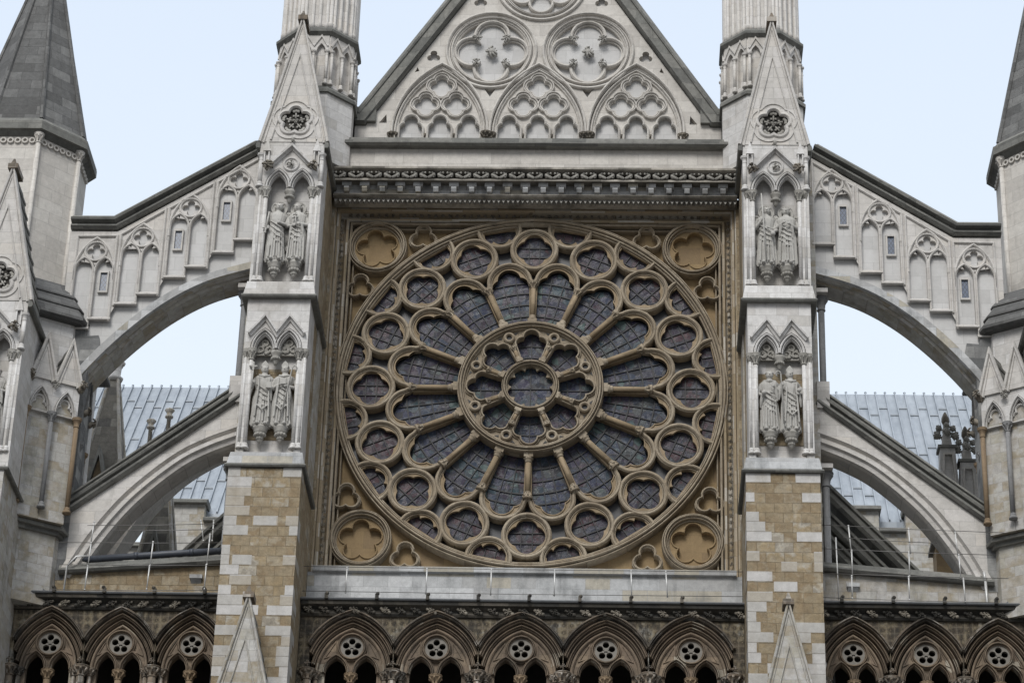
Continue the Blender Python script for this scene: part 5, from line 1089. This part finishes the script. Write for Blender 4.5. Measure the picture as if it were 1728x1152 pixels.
    for i in range(6):
        x_f = -.085+.034*i; b.tube([(x_f*.8, -.088, .50-.02*(i % 2)), (x_f, -.105+.3*x_f*x_f*9, .30), (x_f*1.15, -.110+.3*x_f*x_f*9, .05)], [.004, .009, .011], 6)
    if kind != 'bishop': b.tube([(-.105*wide, -.03, .605), (0, -.098, .598), (.105*wide, -.03, .605)], .012, 7)
    if kind == 'bishop':
        for k in (-1, 1): b.tube([(k*.075, -.08, .76), (k*.07, -.11, .6), (k*.085, -.12, .35), (k*.10, -.11, .12)], [.010, .012, .013, .013], 7)
        b.tube([(-.07, -.12, .30), (0, -.135, .22), (.07, -.12, .30)], .013, 6)
        b.tube([(-.075, -.05, .80), (0, -.085, .77), (.075, -.05, .80)], .018, 7)
    for k in (-1, 1): b.tube([(k*.05, -.06, .018), (k*.058, -.135, .014), (k*.06, -.16, .008)], [.028, .026, .014], 8)
    o = b.build('body', 'statue', t, keep=True)
    md = o.modifiers.new('fuse', 'REMESH'); md.mode = 'VOXEL'; md.voxel_size = .0095; md.use_smooth_shade = True
    b = MB(); b.x = Matrix.Translation((x_, y, z_)); b.lathe([(.17, -.03), (.18, 0.0), (.165, .03), (.12, .04)], (0, 0, 0), 12); b.build('plinth', 'statue', t, keep=True)
    def part(name, f, mat='statue'):
        bb = MB(); bb.x = m; f(bb); return bb.build(name, mat, t, keep=True)
    if kind == 'angel':
        part('halo', lambda bb: (bb.prism(circ(ht, .915, .112, 28), .042, .060, [circ(ht, .915, .04, 10)]), bb.sweep(circ(ht, .915, .108, 28), [(-.008, .06), (-.008, .032), (.008, .032), (.008, .06)], True)))
        for k in (-1, 1):
            def wing(bb, k=k):
                bb.prism([(k*.06, .80), (k*.12, .87), (k*.17, .875), (k*.195, .80), (k*.19, .62), (k*.17, .42), (k*.15, .22), (k*.11, .30), (k*.08, .55)], .05, .085)
                for i in range(6): bb.tube([(k*(.10+.016*i), .045, .80-.01*i), (k*(.115+.013*i), .042, .50-.0*i), (k*(.13+.006*i), .045, .30+.02*i)], [.010, .009, .006], 5)
                for j in range(4):
                    for i in range(4): bb.ball((k*(.10+.026*i), .044, .84-.028*j-.004*i), .014, 6, 4)
            part('wing', wing)
    for it in held['items']:
        kd = it[0]
        if kd == 'staff': part('staff', lambda bb: bb.tube([it[1], it[2]], .010, 7))
        if kd == 'cross':
            c = it[1]
            def f(bb):
                bb.tube([(c[0], c[1], .05 if len(it) < 3 else it[2]), (c[0], c[1], c[2])], .009, 7)
                bb.box(c[0]-.045, c[0]+.045, c[1]-.01, c[1]+.01, c[2]-.012, c[2]+.012); bb.box(c[0]-.012, c[0]+.012, c[1]-.012, c[1]+.012, c[2]-.06, c[2]+.05)
                for p in ((-.045, 0), (.045, 0), (0, .05)): bb.ball((c[0]+p[0], c[1], c[2]+p[1]), .018, 7, 5)
            part('cross_staff', f)
        if kd == 'crozier':
            c = it[1]
            part('crozier', lambda bb: bb.tube([it[2], (c[0], c[1], c[2])]+[(c[0]+it[3]*(.035-.035*cos(a)), c[1], c[2]+.045*sin(a)) for a in (.6, 1.2, 1.8, 2.4, 3.0, 3.7, 4.4)], .010, 7))
        if kd == 'sword':
            def f(bb):
                p0, p1 = Vector(it[1]), Vector(it[2]); d = (p1-p0).normalized(); e_ = d.cross(Vector((0, 1, 0))).normalized()
                bb.tube([p0, p1], [.014, .010], 6); bb.tube([p0+e_*.05, p0-e_*.05], .012, 6); bb.tube([p0, p0-d*.07], .011, 6); bb.ball(tuple(p0-d*.08), .018, 7, 5)
            part('sword', f)
        if kd == 'orb': part('orb', lambda bb: bb.ball(it[1], .036, 12, 8))
        if kd == 'book': part('book', lambda bb: (bb.box(it[1][0]-.04, it[1][0]+.04, it[1][1]-.02, it[1][1]+.01, it[1][2]-.05, it[1][2]+.05), bb.box(it[1][0]-.034, it[1][0]+.034, it[1][1]-.026, it[1][1]-.02, it[1][2]-.044, it[1][2]+.044)))
        if kd == 'lily':
            def f(bb):
                bb.tube([(.03, -.12, .52), (.0, -.13, .64), (-.01, -.11, .76)], .008, 6)
                for a in range(6): bb.ball((-.01+.03*cos(a), -.125, .69+.035*sin(a*1.7)+.012*a*.6), .017, 7, 5)
            part('lily', f)
        if kd == 'bowl': part('bowl', lambda bb: bb.lathe([(.012, -.03), (.03, -.01), (.034, .02), (.026, .024)], it[1], 10))
a_, y1, y2 = .26, -2.82, -2.64
figure(-PX-a_, y2, 2.2, 1.84, 'angel', 'angel statue with halo holding a sword, upper left niche, left figure', dict(hands=[(-.135, -.10, .52), (.02, -.13, .60)], items=[('sword', (-.155, -.115, .50), (-.13, -.06, .80))], sleeves=0), .1, 1)
figure(-PX+a_, y2, 2.2, 1.83, 'angel', 'angel statue clasping lilies, upper left niche, right figure', dict(hands=[(-.02, -.125, .56), (.05, -.125, .58)], items=[('lily',)]), -.12, 2)
figure(-PX-a_, y1, -2.64, 1.78, 'bishop', 'bishop statue with mitre and cross staff, lower left niche', dict(hands=[(-.15, -.10, .66), (.06, -.13, .58)], items=[('cross', (-.165, -.12, .90), .55), ('book', (.07, -.14, .60))]), .12, 3, 1.05)
figure(-PX+a_, y1, -2.64, 1.78, 'bishop', 'bishop statue in patterned cope with a crook, lower left niche', dict(hands=[(-.03, -.13, .63), (.04, -.13, .60)], items=[('crozier', (.115, -.11, .88), (.0, -.15, .06), 1), ('book', (.01, -.135, .66))]), -.05, 4, 1.1)
figure(PX-a_, y2, 2.2, 1.83, 'angel', 'angel statue holding a long spear and an orb, upper right niche', dict(hands=[(-.055, -.125, .72), (.075, -.13, .50)], items=[('staff', (-.075, -.145, 1.12), (-.02, -.15, .03)), ('orb', (.08, -.15, .46))], sleeves=0), .05, 5)
figure(PX+a_, y2, 2.2, 1.81, 'angel', 'angel statue with hands raised at the chest, upper right niche', dict(hands=[(-.03, -.135, .67), (.035, -.13, .65)], items=[]), -.05, 6, 1.08)
figure(PX-a_, y1, -2.64, 1.76, 'monk', 'bare headed monk statue in a long habit, lower right niche', dict(hands=[(-.085, -.12, .54), (.05, -.135, .68)], items=[('bowl', (-.09, -.15, .56))]), .0, 7, 1.0)
figure(PX+a_, y1, -2.64, 1.78, 'bishop', 'bishop statue with tall mitre and a crook at his side, lower right niche', dict(hands=[(-.13, -.11, .70), (.09, -.13, .56)], items=[('crozier', (-.15, -.12, .86), (-.12, -.13, .08), -1), ('bowl', (.1, -.15, .60))]), .1, 8, 1.02)
figure(-13.74+.56, -3.75, -3.3, 1.8, 'monk', 'statue cut by the left edge of the view in the outer pier niche', dict(hands=[(-.06, -.12, .58), (.06, -.12, .60)], items=[]), .0, 9, 1.0)

for o in bpy.data.objects:
    if '_l' in o: del o['_l']
